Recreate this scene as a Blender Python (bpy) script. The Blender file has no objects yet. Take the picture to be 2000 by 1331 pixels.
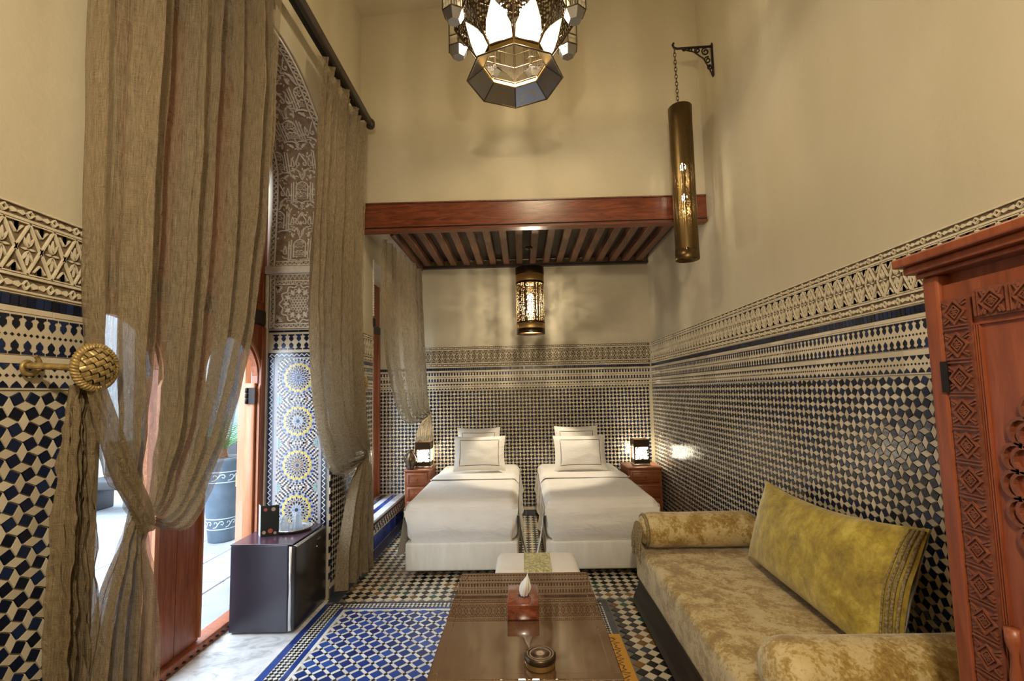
import bpy, bmesh, math, random
from mathutils import Vector, Matrix, noise
random.seed(7)
PI = math.pi
S = bpy.context.scene
COL = S.collection

# ------------------------------------------------------------------ camera
def set_camera():
    pt, yw, rl = .0806, -.0212, -.0214
    F = Vector((math.sin(yw)*math.cos(pt), math.cos(yw)*math.cos(pt), math.sin(pt)))
    R = Vector((math.cos(yw), -math.sin(yw), 0)); U = R.cross(F)
    R2 = R*math.cos(rl)+U*math.sin(rl); U2 = U*math.cos(rl)-R*math.sin(rl)
    cd = bpy.data.cameras.new('camera'); co = bpy.data.objects.new('camera', cd); COL.objects.link(co)
    m = Matrix.Identity(4)
    for i in range(3):
        m[i][0], m[i][1], m[i][2] = R2[i], U2[i], -F[i]
    m.translation = (0, 0, 1.55); co.matrix_world = m
    cd.sensor_width = 36; cd.lens = 36*919.9/2000; cd.shift_y = 26.3/2000; cd.clip_start = .02
    S.camera = co
set_camera()
CAM = Vector((0, 0, 1.55))

# ------------------------------------------------------------------ world, exposure
w = bpy.data.worlds.new('sky'); S.world = w; w.use_nodes = True
bg = w.node_tree.nodes['Background']
bg.inputs[0].default_value = (.70, .84, 1.0, 1); bg.inputs[1].default_value = 6.5
S.view_settings.view_transform = 'Standard'; S.view_settings.look = 'None'
S.view_settings.gamma = 1; S.view_settings.use_curve_mapping = False
S.view_settings.exposure = 1.0
WARM = (1.0, .865, .65)
S.cycles.max_bounces = 7; S.cycles.diffuse_bounces = 4; S.cycles.glossy_bounces = 3; S.cycles.transmission_bounces = 4
S.cycles.transparent_max_bounces = 10; S.cycles.caustics_reflective = False; S.cycles.caustics_refractive = False
S.cycles.adaptive_threshold = .02
P_CHANDELIER, P_PENDANT, P_WALL, P_FILL = 40, 68, 12, 114

# ------------------------------------------------------------------ room numbers (metres)
XL, XR, YB = -1.525, 1.656, 6.065       # left wall, right wall, alcove back wall
XO = -2.10                               # outer face of the left wall
ZT, ZB = 2.153, 1.876                    # carved frieze top / tile dado top
YN = -1.3                                # wall behind the camera
ZC = 5.3                                 # ceiling
DA, DB = 1.68, 3.70                      # door opening along y
NA = 4.78                                # second opening starts

# ------------------------------------------------------------------ materials
def nt(m): return m.node_tree.nodes, m.node_tree.links
def new_mat(name):
    m = bpy.data.materials.new(name); m.use_nodes = True
    return m
def P(m): return m.node_tree.nodes['Principled BSDF']
def setp(p, **k):
    for a, b in k.items():
        n = a.replace('_', ' ')
        p.inputs[n].default_value = b
def simple(name, c, rough=.5, metal=0, **k):
    m = new_mat(name); p = P(m)
    p.inputs['Base Color'].default_value = (*c, 1); p.inputs['Roughness'].default_value = rough
    p.inputs['Metallic'].default_value = metal; setp(p, **k); return m
def ramp(m, fac, stops):
    N, L = nt(m); r = N.new('ShaderNodeValToRGB')
    e = r.color_ramp.elements
    while len(e) < len(stops): e.new(.5)
    for x, (pos, c) in zip(e, stops): x.position = pos; x.color = (*c, 1)
    L.new(fac, r.inputs[0]); return r.outputs[0]
def coords(m, scale=(1, 1, 1), kind='Object', rot=(0, 0, 0)):
    N, L = nt(m); tc = N.new('ShaderNodeTexCoord'); mp = N.new('ShaderNodeMapping')
    mp.inputs['Scale'].default_value = scale; mp.inputs['Rotation'].default_value = rot
    L.new(tc.outputs[kind], mp.inputs[0]); return mp.outputs[0]
def tex_noise(m, vec, scale=5, detail=4, rough=.55, dist=0):
    N, L = nt(m); n = N.new('ShaderNodeTexNoise')
    n.inputs['Scale'].default_value = scale; n.inputs['Detail'].default_value = detail
    n.inputs['Roughness'].default_value = rough; n.inputs['Distortion'].default_value = dist
    L.new(vec, n.inputs['Vector']); return n.outputs['Fac']
def bump(m, h, strength=.2, dist=.01):
    N, L = nt(m); b = N.new('ShaderNodeBump'); b.inputs['Strength'].default_value = strength
    b.inputs['Distance'].default_value = dist; L.new(h, b.inputs['Height'])
    L.new(b.outputs[0], P(m).inputs['Normal']); return b.outputs[0]
def base(m, sock): m.node_tree.links.new(sock, P(m).inputs['Base Color'])
def math_node(m, op, a, b=None):
    N, L = nt(m); n = N.new('ShaderNodeMath'); n.operation = op
    for i, x in enumerate((a, b)):
        if x is None: continue
        if isinstance(x, (int, float)): n.inputs[i].default_value = x
        else: L.new(x, n.inputs[i])
    return n.outputs[0]
M = {}
def glaze(name, stops, rough=.16):
    """glazed zellij: colour varies a little from piece to piece"""
    m = new_mat(name); N, L = nt(m)
    g = N.new('ShaderNodeNewGeometry'); oi = N.new('ShaderNodeObjectInfo')
    s = math_node(m, 'FRACT', math_node(m, 'ADD', g.outputs['Random Per Island'], oi.outputs['Random']))
    c = ramp(m, s, stops); base(m, c)
    h = tex_noise(m, coords(m, kind='Object'), 60, 2); bump(m, h, .12, .004)
    setp(P(m), Roughness=rough, IOR=1.5); M[name] = m; return m
glaze('blue', [(0, (.006, .008, .016)), (.55, (.008, .013, .036)), (1, (.014, .028, .085))])
glaze('cream', [(0, (.50, .43, .31)), (.5, (.58, .50, .37)), (1, (.66, .58, .44))], .2)
glaze('cobalt', [(0, (.012, .022, .10)), (.5, (.02, .045, .22)), (1, (.03, .08, .30))], .2)
glaze('white', [(0, (.55, .54, .50)), (.5, (.66, .65, .61)), (1, (.74, .73, .70))], .2)
glaze('black', [(0, (.006, .006, .008)), (1, (.025, .022, .022))], .2)
glaze('green', [(0, (.01, .045, .035)), (1, (.02, .10, .07))], .2)
glaze('brown', [(0, (.11, .05, .018)), (1, (.25, .12, .035))], .2)
glaze('yellow', [(0, (.60, .42, .03)), (1, (.72, .55, .08))], .2)
glaze('teal', [(0, (.10, .30, .25)), (1, (.22, .48, .42))], .2)
glaze('sky', [(0, (.10, .20, .50)), (1, (.22, .38, .68))], .2)
glaze('slate', [(0, (.03, .035, .05)), (1, (.06, .065, .085))], .25)
M['grout'] = simple('grout', (.30, .26, .20), .9)
M['grout_dark'] = simple('grout_dark', (.16, .14, .12), .9)
# plaster
m = new_mat('plaster'); v = coords(m, (1, 1, .35))
base(m, ramp(m, tex_noise(m, v, 2.2, 5, .6), [(.3, (.490, .425, .290)), (.7, (.545, .478, .345))]))
bump(m, tex_noise(m, coords(m), 9, 6, .6), .12, .03); setp(P(m), Roughness=.75); M['plaster'] = m
m = new_mat('carved_plaster')
base(m, ramp(m, tex_noise(m, coords(m), 30, 4), [(.3, (.56, .48, .34)), (.75, (.70, .62, .47))]))
bump(m, tex_noise(m, coords(m), 160, 3), .2, .003); setp(P(m), Roughness=.8); M['carved'] = m
m = new_mat('carved_ground')
base(m, ramp(m, tex_noise(m, coords(m), 45, 4), [(.3, (.10, .07, .04)), (.75, (.20, .145, .085))]))
setp(P(m), Roughness=.9); M['ground'] = m
m = new_mat('carved_stone')
base(m, ramp(m, tex_noise(m, coords(m), 40, 4), [(.3, (.66, .61, .54)), (.75, (.80, .76, .70))]))
setp(P(m), Roughness=.8); M['carved_pale'] = m
m = new_mat('stone_ground')
base(m, ramp(m, tex_noise(m, coords(m), 25, 4), [(.3, (.20, .15, .11)), (.6, (.34, .25, .18)), (.8, (.28, .26, .22))]))
setp(P(m), Roughness=.9); M['ground_pale'] = m
# marble
m = new_mat('marble'); v = coords(m, (1, 1.6, 1), rot=(0, 0, .5))
base(m, ramp(m, tex_noise(m, v, 5, 8, .65, 1.4), [(.32, (.34, .35, .37)), (.5, (.62, .62, .62)), (.7, (.74, .74, .73))]))
setp(P(m), Roughness=.22); M['marble'] = m
def wood(name, dark, light, scale=(3, 3, 22), rough=.35, coat=.0, nscale=3.0, bumpy=.12, rot=(0, 0, 0)):
    """grain runs along the axis with the smallest scale"""
    m = new_mat(name); v = coords(m, scale, rot=rot)
    n = tex_noise(m, v, nscale, 7, .62, .8)
    base(m, ramp(m, n, [(.28, dark), (.52, tuple((a+b)/2 for a, b in zip(dark, light))), (.75, light)]))
    bump(m, n, bumpy, .006); setp(P(m), Roughness=rough, Coat_Weight=coat, Coat_Roughness=.12)
    M[name] = m; return m
wood('door_wood', (.16, .035, .012), (.42, .13, .05), (14, 14, 1.2), .38)
wood('door_edge', (.35, .11, .04), (.55, .22, .10), (14, 14, 1.2), .4)
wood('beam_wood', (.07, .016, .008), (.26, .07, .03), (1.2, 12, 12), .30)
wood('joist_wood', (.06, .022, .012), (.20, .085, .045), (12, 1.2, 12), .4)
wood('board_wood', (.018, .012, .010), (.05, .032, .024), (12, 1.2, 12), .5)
wood('armoire_wood', (.15, .034, .012), (.33, .09, .036), (10, 10, 1.1), .36)
wood('armoire_carved', (.11, .030, .014), (.24, .075, .038), (16, 16, 16), .45)
wood('night_wood', (.16, .04, .014), (.40, .13, .05), (1.5, 14, 14), .35)
wood('table_wood', (.07, .034, .017), (.17, .085, .042), (16, 1.2, 16), .5, 1.0, bumpy=.02)
P(M['table_wood']).inputs['Specular IOR Level'].default_value = 0
P(M['table_wood']).inputs['Coat Roughness'].default_value = .004
P(M['table_wood']).inputs['Coat IOR'].default_value = 2.6
wood('box_wood', (.075, .012, .006), (.34, .09, .04), (7, 7, 7), .25, .6)
wood('plinth_wood', (.008, .006, .005), (.03, .022, .018), (9, 1.5, 9), .4)
# metals
M['iron'] = simple('iron', (.025, .02, .018), .5, .7)
M['rail_metal'] = simple('rail_metal', (.012, .012, .012), .45, .4)
M['silver'] = simple('silver', (.75, .74, .72), .18, 1)
M['bronze'] = simple('bronze', (.11, .075, .045), .32, .9)
M['brass'] = simple('brass', (.48, .33, .12), .3, 1); M['old_brass'] = simple('old_brass', (.12, .078, .034), .36, .95); M['mosaic_ground'] = simple('mosaic_ground', (.36, .35, .37), .4)
M['steel'] = simple('steel', (.62, .62, .62), .25, 1)
M['pewter'] = simple('pewter', (.30, .30, .31), .3, .85)
def perforated(name, c, scale, hole, rough=.35):
    """sheet metal with small punched holes"""
    m = new_mat(name); N, L = nt(m)
    vo = N.new('ShaderNodeTexVoronoi'); vo.inputs['Scale'].default_value = scale
    vo.inputs['Randomness'].default_value = .35
    L.new(coords(m), vo.inputs['Vector'])
    k = math_node(m, 'LESS_THAN', vo.outputs['Distance'], hole)
    t = N.new('ShaderNodeBsdfTransparent'); mx = N.new('ShaderNodeMixShader')
    L.new(k, mx.inputs[0]); L.new(P(m).outputs[0], mx.inputs[1]); L.new(t.outputs[0], mx.inputs[2])
    L.new(mx.outputs[0], N['Material Output'].inputs[0])
    setp(P(m), Roughness=rough, Metallic=.9); P(m).inputs['Base Color'].default_value = (*c, 1)
    M[name] = m; return m
perforated('pierced_pendant', (.24, .17, .10), 62, .30)
perforated('pierced_lantern', (.12, .078, .03), 150, .24, .4)
perforated('pierced_lattice', (.06, .045, .03), 62, .46, .5)
perforated('pierced_gold', (.62, .42, .16), 130, .24, .45)
perforated('filigree', (.14, .10, .06), 110, .50)
# glass
def pane(name, clear, tint, rough=.3):
    m = new_mat(name); N, L = nt(m)
    tr = N.new('ShaderNodeBsdfTransparent'); tr.inputs[0].default_value = (*tint, 1)
    tl = N.new('ShaderNodeBsdfTranslucent'); tl.inputs[0].default_value = (*tint, 1)
    gl = N.new('ShaderNodeBsdfGlossy'); gl.inputs['Roughness'].default_value = .05
    a = N.new('ShaderNodeMixShader'); a.inputs[0].default_value = clear
    L.new(tl.outputs[0], a.inputs[1]); L.new(tr.outputs[0], a.inputs[2])
    b = N.new('ShaderNodeMixShader'); b.inputs[0].default_value = .06
    L.new(a.outputs[0], b.inputs[1]); L.new(gl.outputs[0], b.inputs[2])
    L.new(b.outputs[0], N['Material Output'].inputs[0]); M[name] = m
pane('lamp_glass', .90, (.86, .83, .74))
pane('clear_glass', .82, (.96, .98, 1.0))
def emit(name, c, s):
    m = new_mat(name); N, L = nt(m); e = N.new('ShaderNodeEmission')
    e.inputs[0].default_value = (*c, 1); e.inputs[1].default_value = s
    L.new(e.outputs[0], N['Material Output'].inputs[0]); M[name] = m
emit('bulb', (1, .85, .62), 40); emit('bulb_small', (1, .88, .70), 60); emit('lamp_cloth', (1, .88, .66), 26)
# fabrics
def sheer(name, dark, light, opac, tr=.35):
    m = new_mat(name); N, L = nt(m); v = coords(m)
    n1 = tex_noise(m, coords(m, (95, 95, 4)), 3, 6, .65); n2 = tex_noise(m, coords(m, (14, 14, 230)), 3, 3, .5)
    s = math_node(m, 'ADD', math_node(m, 'MULTIPLY', n1, .66), math_node(m, 'MULTIPLY', n2, .34))
    c = ramp(m, s, [(.36, dark), (.62, light)])
    b = N.new('ShaderNodeBump'); b.inputs['Strength'].default_value = .8; b.inputs['Distance'].default_value = .016
    cr = tex_noise(m, coords(m, (22, 22, 9)), 2.2, 5, .62, .8)
    L.new(math_node(m, 'ADD', cr, math_node(m, 'MULTIPLY', s, .35)), b.inputs['Height'])
    d = N.new('ShaderNodeBsdfDiffuse'); t = N.new('ShaderNodeBsdfTranslucent'); g = N.new('ShaderNodeBsdfGlossy')
    g.inputs['Roughness'].default_value = .45
    for x in (d, t, g): L.new(c, x.inputs[0]); L.new(b.outputs[0], x.inputs['Normal'])
    m1 = N.new('ShaderNodeMixShader'); m1.inputs[0].default_value = tr
    L.new(d.outputs[0], m1.inputs[1]); L.new(t.outputs[0], m1.inputs[2])
    m2 = N.new('ShaderNodeMixShader'); m2.inputs[0].default_value = .22
    L.new(m1.outputs[0], m2.inputs[1]); L.new(g.outputs[0], m2.inputs[2])
    tp = N.new('ShaderNodeBsdfTransparent'); m3 = N.new('ShaderNodeMixShader')
    o = N.new('ShaderNodeMapRange'); o.inputs[1].default_value = .35; o.inputs[2].default_value = .62
    o.inputs[3].default_value = opac-.16; o.inputs[4].default_value = min(1, opac+.12); L.new(s, o.inputs[0])
    L.new(o.outputs[0], m3.inputs[0]); L.new(tp.outputs[0], m3.inputs[1]); L.new(m2.outputs[0], m3.inputs[2])
    L.new(m3.outputs[0], N['Material Output'].inputs[0]); M[name] = m
sheer('curtain', (.29, .228, .142), (.47, .375, .245), .62, .30)
sheer('curtain_strap', (.20, .15, .085), (.36, .28, .17), .98)
m = new_mat('linen')
base(m, ramp(m, tex_noise(m, coords(m), 4, 4), [(.3, (.70, .66, .59)), (.7, (.77, .73, .67))]))
bump(m, tex_noise(m, coords(m, (3, 2, 6)), 2.2, 5, .55, .6), .35, .03); setp(P(m), Roughness=.85, Sheen_Weight=.15); M['linen'] = m
m = new_mat('linen_base')
base(m, ramp(m, tex_noise(m, coords(m, (5, 1, 1)), 3, 4), [(.3, (.62, .58, .50)), (.7, (.70, .66, .58))]))
bump(m, tex_noise(m, coords(m, (9, 9, 2)), 3, 5), .3, .015); setp(P(m), Roughness=.9); M['linen_base'] = m
m = new_mat('brocade'); v = coords(m)
n = tex_noise(m, v, 7, 6, .7, .35); n2 = tex_noise(m, v, 48, 5, .65, 1.0)
s = math_node(m, 'ADD', math_node(m, 'MULTIPLY', n, .62), math_node(m, 'MULTIPLY', n2, .38))
base(m, ramp(m, s, [(.40, (.23, .13, .022)), (.48, (.36, .24, .06)), (.53, (.53, .41, .19)), (.66, (.60, .48, .27))]))
bump(m, n2, .25, .006); setp(P(m), Roughness=.55, Sheen_Weight=.35); M['brocade'] = m
m = new_mat('velvet'); n = tex_noise(m, coords(m), 9, 8, .74, .25)
base(m, ramp(m, n, [(.34, (.21, .135, .008)), (.5, (.40, .285, .022)), (.66, (.62, .49, .085))]))
bump(m, n, .3, .02); setp(P(m), Roughness=.42, Sheen_Weight=.6, Sheen_Roughness=.35); M['velvet'] = m
m = new_mat('trim_cloth'); base(m, ramp(m, tex_noise(m, coords(m, (1, 1, 1)), 120, 3), [(.35, (.12, .08, .03)), (.65, (.35, .27, .13))]))
setp(P(m), Roughness=.8); M['trim_cloth'] = m
m = new_mat('stripe_brocade'); base(m, ramp(m, tex_noise(m, coords(m), 40, 4, .6, 1.5), [(.42, (.30, .27, .08)), (.6, (.60, .55, .33))]))
setp(P(m), Roughness=.6); M['stripe_brocade'] = m
m = new_mat('gold_braid'); base(m, ramp(m, tex_noise(m, coords(m), 60, 3), [(.3, (.20, .13, .04)), (.7, (.46, .33, .13))]))
setp(P(m), Roughness=.4, Metallic=.35); M['gold_braid'] = m
M['piping'] = simple('piping', (.09, .075, .06), .8)
M['fridge'] = simple('fridge', (.032, .028, .040), .28)
M['fridge_top'] = simple('fridge_top', (.06, .03, .045), .2)
M['fridge_door'] = simple('fridge_door', (.018, .013, .013), .22)
M['card'] = simple('card', (.008, .009, .008), .3)
M['card_back'] = simple('card_back', (.45, .52, .60), .4)
M['card_red'] = simple('card_red', (.30, .05, .03), .5); M['card_tan'] = simple('card_tan', (.33, .22, .14), .5)
M['tissue'] = simple('tissue', (.85, .85, .86), .9)
M['ochre'] = simple('ochre', (.55, .27, .022), .45); M['ink'] = simple('ink', (.05, .012, .006), .6)
m = new_mat('pot'); base(m, ramp(m, tex_noise(m, coords(m), 6, 5), [(.3, (.06, .085, .115)), (.7, (.10, .135, .175))]))
setp(P(m), Roughness=.35); M['pot'] = m
M['pot_band'] = simple('pot_band', (.42, .47, .52), .6)
M['soil'] = simple('soil', (.05, .03, .02), .9); M['leaf'] = simple('leaf', (.10, .24, .08), .5); M['palm_trunk'] = simple('palm_trunk', (.16, .06, .03), .8)
m = new_mat('paver'); N, L = nt(m); oi = N.new('ShaderNodeObjectInfo')
base(m, ramp(m, math_node(m, 'ADD', math_node(m, 'MULTIPLY', oi.outputs['Random'], .4), math_node(m, 'MULTIPLY', tex_noise(m, coords(m), 5, 6), .6)), [(.2, (.17, .18, .195)), (.8, (.25, .26, .275))]))
setp(P(m), Roughness=.6); M['paver'] = m
M['court_wall'] = simple('court_wall', (.36, .37, .38), .8); M['court_grey'] = simple('court_grey', (.26, .30, .36), .6); M['court_dark'] = simple('court_dark', (.03, .03, .035), .6)

# ------------------------------------------------------------------ mesh building
ORIG = {}
def org(o): return ORIG.get(o, Vector((0, 0, 0)))
class MB:
    def __init__(s): s.v = []; s.f = []; s.m = []; s.sm = []
    def add(s, vs, fs, m=0, smooth=False):
        k = len(s.v); s.v += [tuple(x) for x in vs]
        for f in fs: s.f.append(tuple(i+k for i in f)); s.m.append(m); s.sm.append(smooth)
    def box(s, x0, x1, y0, y1, z0, z1, m=0):
        s.add([(x0, y0, z0), (x1, y0, z0), (x1, y1, z0), (x0, y1, z0), (x0, y0, z1), (x1, y0, z1), (x1, y1, z1), (x0, y1, z1)],
              [(3, 2, 1, 0), (4, 5, 6, 7), (0, 1, 5, 4), (1, 2, 6, 5), (2, 3, 7, 6), (3, 0, 4, 7)], m)
    def rbox(s, x0, x1, y0, y1, z0, z1, r=.01, seg=2, m=0, smooth=True):
        b = bmesh.new(); bmesh.ops.create_cube(b, size=1)
        for q in b.verts: q.co = ((x0+x1)/2+q.co.x*(x1-x0), (y0+y1)/2+q.co.y*(y1-y0), (z0+z1)/2+q.co.z*(z1-z0))
        bmesh.ops.bevel(b, geom=b.edges[:], offset=r, segments=seg, profile=.5, affect='EDGES')
        b.verts.index_update()
        s.add([q.co[:] for q in b.verts], [[q.index for q in f.verts] for f in b.faces], m, smooth); b.free()
    def prism(s, poly, fr, h0, h1, m=0, inset=0.0):
        n = len(poly); cx = sum(p[0] for p in poly)/n; cy = sum(p[1] for p in poly)/n
        ar = sum(poly[i][0]*poly[(i+1) % n][1]-poly[(i+1) % n][0]*poly[i][1] for i in range(n))
        if ar < 0: poly = poly[::-1]
        top = poly
        if inset:
            top = []
            for p in poly:
                d = math.hypot(p[0]-cx, p[1]-cy) or 1
                k = max(.2, 1-inset/d); top.append((cx+(p[0]-cx)*k, cy+(p[1]-cy)*k))
        vs = [fr(p[0], p[1], h0) for p in poly]+[fr(p[0], p[1], h1) for p in top]
        fs = [tuple(range(n, 2*n))]+[(i, (i+1) % n, n+(i+1) % n, n+i) for i in range(n)]
        s.add(vs, fs, m)
    def ribbon(s, pts, wd, fr, h0, h1, m=0, closed=False):
        """a raised strap following 2-D points on a frame"""
        n = len(pts)
        if n < 2: return
        L_, R_ = [], []
        for i in range(n):
            if closed: a, b = pts[i-1], pts[(i+1) % n]
            else: a, b = pts[max(0, i-1)], pts[min(n-1, i+1)]
            dx, dy = b[0]-a[0], b[1]-a[1]; d = math.hypot(dx, dy) or 1
            nx, ny = -dy/d*wd/2, dx/d*wd/2
            L_.append((pts[i][0]+nx, pts[i][1]+ny)); R_.append((pts[i][0]-nx, pts[i][1]-ny))
        vs = []
        for l, r in zip(L_, R_):
            vs += [fr(l[0], l[1], h0), fr(l[0], l[1], h1), fr(r[0], r[1], h1), fr(r[0], r[1], h0)]
        fs = []
        for i in range(n if closed else n-1):
            a, b = 4*i, 4*((i+1) % n)
            fs += [(a, b, b+1, a+1), (a+1, b+1, b+2, a+2), (a+2, b+2, b+3, a+3)]
        if not closed: fs += [(0, 1, 2, 3), (4*n-1, 4*n-2, 4*n-3, 4*n-4)]
        s.add(vs, fs, m)
    def tube(s, pts, r, n=8, m=0, caps=True, closed=False):
        pts = [Vector(p) for p in pts]; k = len(pts); rings = []
        up = None
        for i in range(k):
            if closed: t = pts[(i+1) % k]-pts[i-1]
            else: t = pts[min(k-1, i+1)]-pts[max(0, i-1)]
            t.normalize()
            if up is None: up = Vector((0, 0, 1)) if abs(t.z) < .9 else Vector((1, 0, 0))
            a = t.cross(up)
            if a.length < 1e-5: a = t.orthogonal()
            a.normalize(); up = a.cross(t)
            rr = r[i] if isinstance(r, (list, tuple)) else r
            rings.append([pts[i]+a*rr*math.cos(2*PI*j/n)+up*rr*math.sin(2*PI*j/n) for j in range(n)])
        vs = [v for g in rings for v in g]; fs = []
        for i in range(k if closed else k-1):
            for j in range(n):
                a, b = i*n, ((i+1) % k)*n; fs.append((a+j, b+j, b+(j+1) % n, a+(j+1) % n))
        s.add(vs, fs, m, True)
        if caps and not closed:
            s.add(rings[0], [tuple(range(n))], m); s.add(rings[-1], [tuple(range(n))[::-1]], m)
    def lathe(s, prof, c=(0, 0, 0), n=24, m=0, smooth=True, rot=0):
        vs = [(c[0]+r*math.cos(2*PI*j/n+rot), c[1]+r*math.sin(2*PI*j/n+rot), c[2]+z) for r, z in prof for j in range(n)]
        fs = [(i*n+j, i*n+(j+1) % n, (i+1)*n+(j+1) % n, (i+1)*n+j) for i in range(len(prof)-1) for j in range(n)]
        s.add(vs, fs, m, smooth)
    def grid(s, fn, nu, nv, m=0, wrap=False):
        vs = [fn(i/nu, j/nv) for j in range(nv+1) for i in range(nu+1)]
        fs = [(j*(nu+1)+i, j*(nu+1)+i+1, (j+1)*(nu+1)+i+1, (j+1)*(nu+1)+i) for j in range(nv) for i in range(nu)]
        s.add(vs, fs, m, True)
    def mesh(s, name, mats, o):
        me = bpy.data.meshes.new(name)
        me.from_pydata([(x-o[0], y-o[1], z-o[2]) for x, y, z in s.v], [], s.f)
        for q in (mats if isinstance(mats, (list, tuple)) else [mats]): me.materials.append(M[q])
        me.polygons.foreach_set('material_index', s.m); me.polygons.foreach_set('use_smooth', s.sm)
        me.update(); return me
    def build(s, name, mats, parent=None, kind=None, label=None, cat=None, group=None, origin=None, solid=0):
        xs, ys, zs = zip(*s.v)
        o = Vector(origin) if origin else Vector(((min(xs)+max(xs))/2, (min(ys)+max(ys))/2, min(zs)))
        ob = bpy.data.objects.new(name, s.mesh(name, mats, o)); COL.objects.link(ob)
        ob.location = o-(org(parent) if parent else Vector((0, 0, 0))); ob.parent = parent; ORIG[ob] = o
        if solid:
            k = ob.modifiers.new('thickness', 'SOLIDIFY'); k.thickness = solid; k.offset = 0
        tag(ob, label, cat, group, kind); return ob
def tag(o, label=None, cat=None, group=None, kind=None):
    if label: o['label'] = label
    if cat: o['category'] = cat
    if group: o['group'] = group
    if kind: o['kind'] = kind
    return o
def thing(name, loc, label, cat, group=None, kind=None):
    o = bpy.data.objects.new(name, None); COL.objects.link(o); o.location = loc; o.empty_display_size = .1
    ORIG[o] = Vector(loc); return tag(o, label, cat, group, kind)
def lamp(name, loc, power, r=.03, color=WARM, parent=None):
    l = bpy.data.lights.new(name, 'POINT'); l.energy = power; l.color = color; l.shadow_soft_size = r
    o = bpy.data.objects.new(name, l); COL.objects.link(o); o.parent = parent
    o.location = Vector(loc)-(org(parent) if parent else Vector((0, 0, 0))); return o
class Frame:
    """a flat surface: origin o, axes u and v, normal n"""
    def __init__(s, o, u, v, n): s.o, s.u, s.v, s.n = map(Vector, (o, u, v, n))
    def __call__(s, a, b, h=0): return s.o+s.u*a+s.v*b+s.n*h
    def mat(s): return Matrix(((s.u.x, s.v.x, s.n.x), (s.u.y, s.v.y, s.n.y), (s.u.z, s.v.z, s.n.z))).to_4x4()
# on the walls u runs along the wall, v is height; every frame is right-handed (u x v = n)
F_LEFT = Frame((XL, 0, 0), (0, 1, 0), (0, 0, 1), (1, 0, 0))
F_RIGHT = Frame((XR, 0, 0), (0, -1, 0), (0, 0, 1), (-1, 0, 0))      # u = -y
F_BACK = Frame((0, YB, 0), (1, 0, 0), (0, 0, 1), (0, -1, 0))
F_FLOOR = Frame((0, 0, 0), (1, 0, 0), (0, 1, 0), (0, 0, 1))
def rotp(poly, a, c=(0, 0)):
    ca, sa = math.cos(a), math.sin(a)
    return [(c[0]+x*ca-y*sa, c[1]+x*sa+y*ca) for x, y in poly]
def shrink(poly, g):
    n = len(poly); cx = sum(p[0] for p in poly)/n; cy = sum(p[1] for p in poly)/n
    out = []
    for p in poly:
        d = math.hypot(p[0]-cx, p[1]-cy); k = max(.1, 1-g/d); out.append((cx+(p[0]-cx)*k, cy+(p[1]-cy)*k))
    return out
def in_view(p, pad=.0):
    d = Vector(p)-CAM
    if d.y < .3: return False
    x = 1015+920*d.x/d.y; y = 778-920*d.z/d.y
    return -20 < x < 2020 and -20 < y < 1351
SHARED = {}
def lay(parent, frame, pieces, single, name, h0, h1, seen=None, tilt=.02, stuff_name=None):
    """pieces: (key, poly about its centre, centre, turn, material).  The `single` nearest pieces in
    view become parts of their own that share meshes, the rest one joined part."""
    rnd = random.Random(len(pieces))
    def score(p):
        q = frame(*p[2]); return (0 if in_view(q) and (seen is None or seen(q)) else 1, (q-CAM).length)
    ps = sorted(pieces, key=score)
    k = 0
    for p in ps:
        if k >= single or score(p)[0]: break
        k += 1
        key = (p[0], p[4], h0, h1)
        if key not in SHARED:
            mb = MB(); mb.prism(p[1], lambda a, b, h: (a, b, h), h0, h1, 0, .0012)
            SHARED[key] = mb.mesh(name, p[4], (0, 0, 0))
        ob = bpy.data.objects.new(name, SHARED[key]); COL.objects.link(ob); ob.parent = parent
        mt = frame.mat() @ Matrix.Rotation(p[3], 4, 'Z') @ Matrix.Rotation(rnd.uniform(-tilt, tilt), 4, 'X') @ Matrix.Rotation(rnd.uniform(-tilt, tilt), 4, 'Y')
        mt.translation = frame(*p[2])-org(parent); ob.matrix_local = mt; ORIG[ob] = frame(*p[2])
    rest = ps[k:]
    if rest:
        mats = sorted({p[4] for p in rest}); mb = MB()
        for p in rest:
            tx, ty = rnd.uniform(-tilt, tilt), rnd.uniform(-tilt, tilt)
            ca, sa = math.cos(p[3]), math.sin(p[3]); c = p[2]
            fr = lambda a, b, h: frame(c[0]+a*ca-b*sa, c[1]+a*sa+b*ca, h+a*tx+b*ty)
            mb.prism(p[1], fr, h0, h1, mats.index(p[4]), .0012)
        mb.build(stuff_name or name+'_field', mats, parent, kind='stuff')

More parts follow.
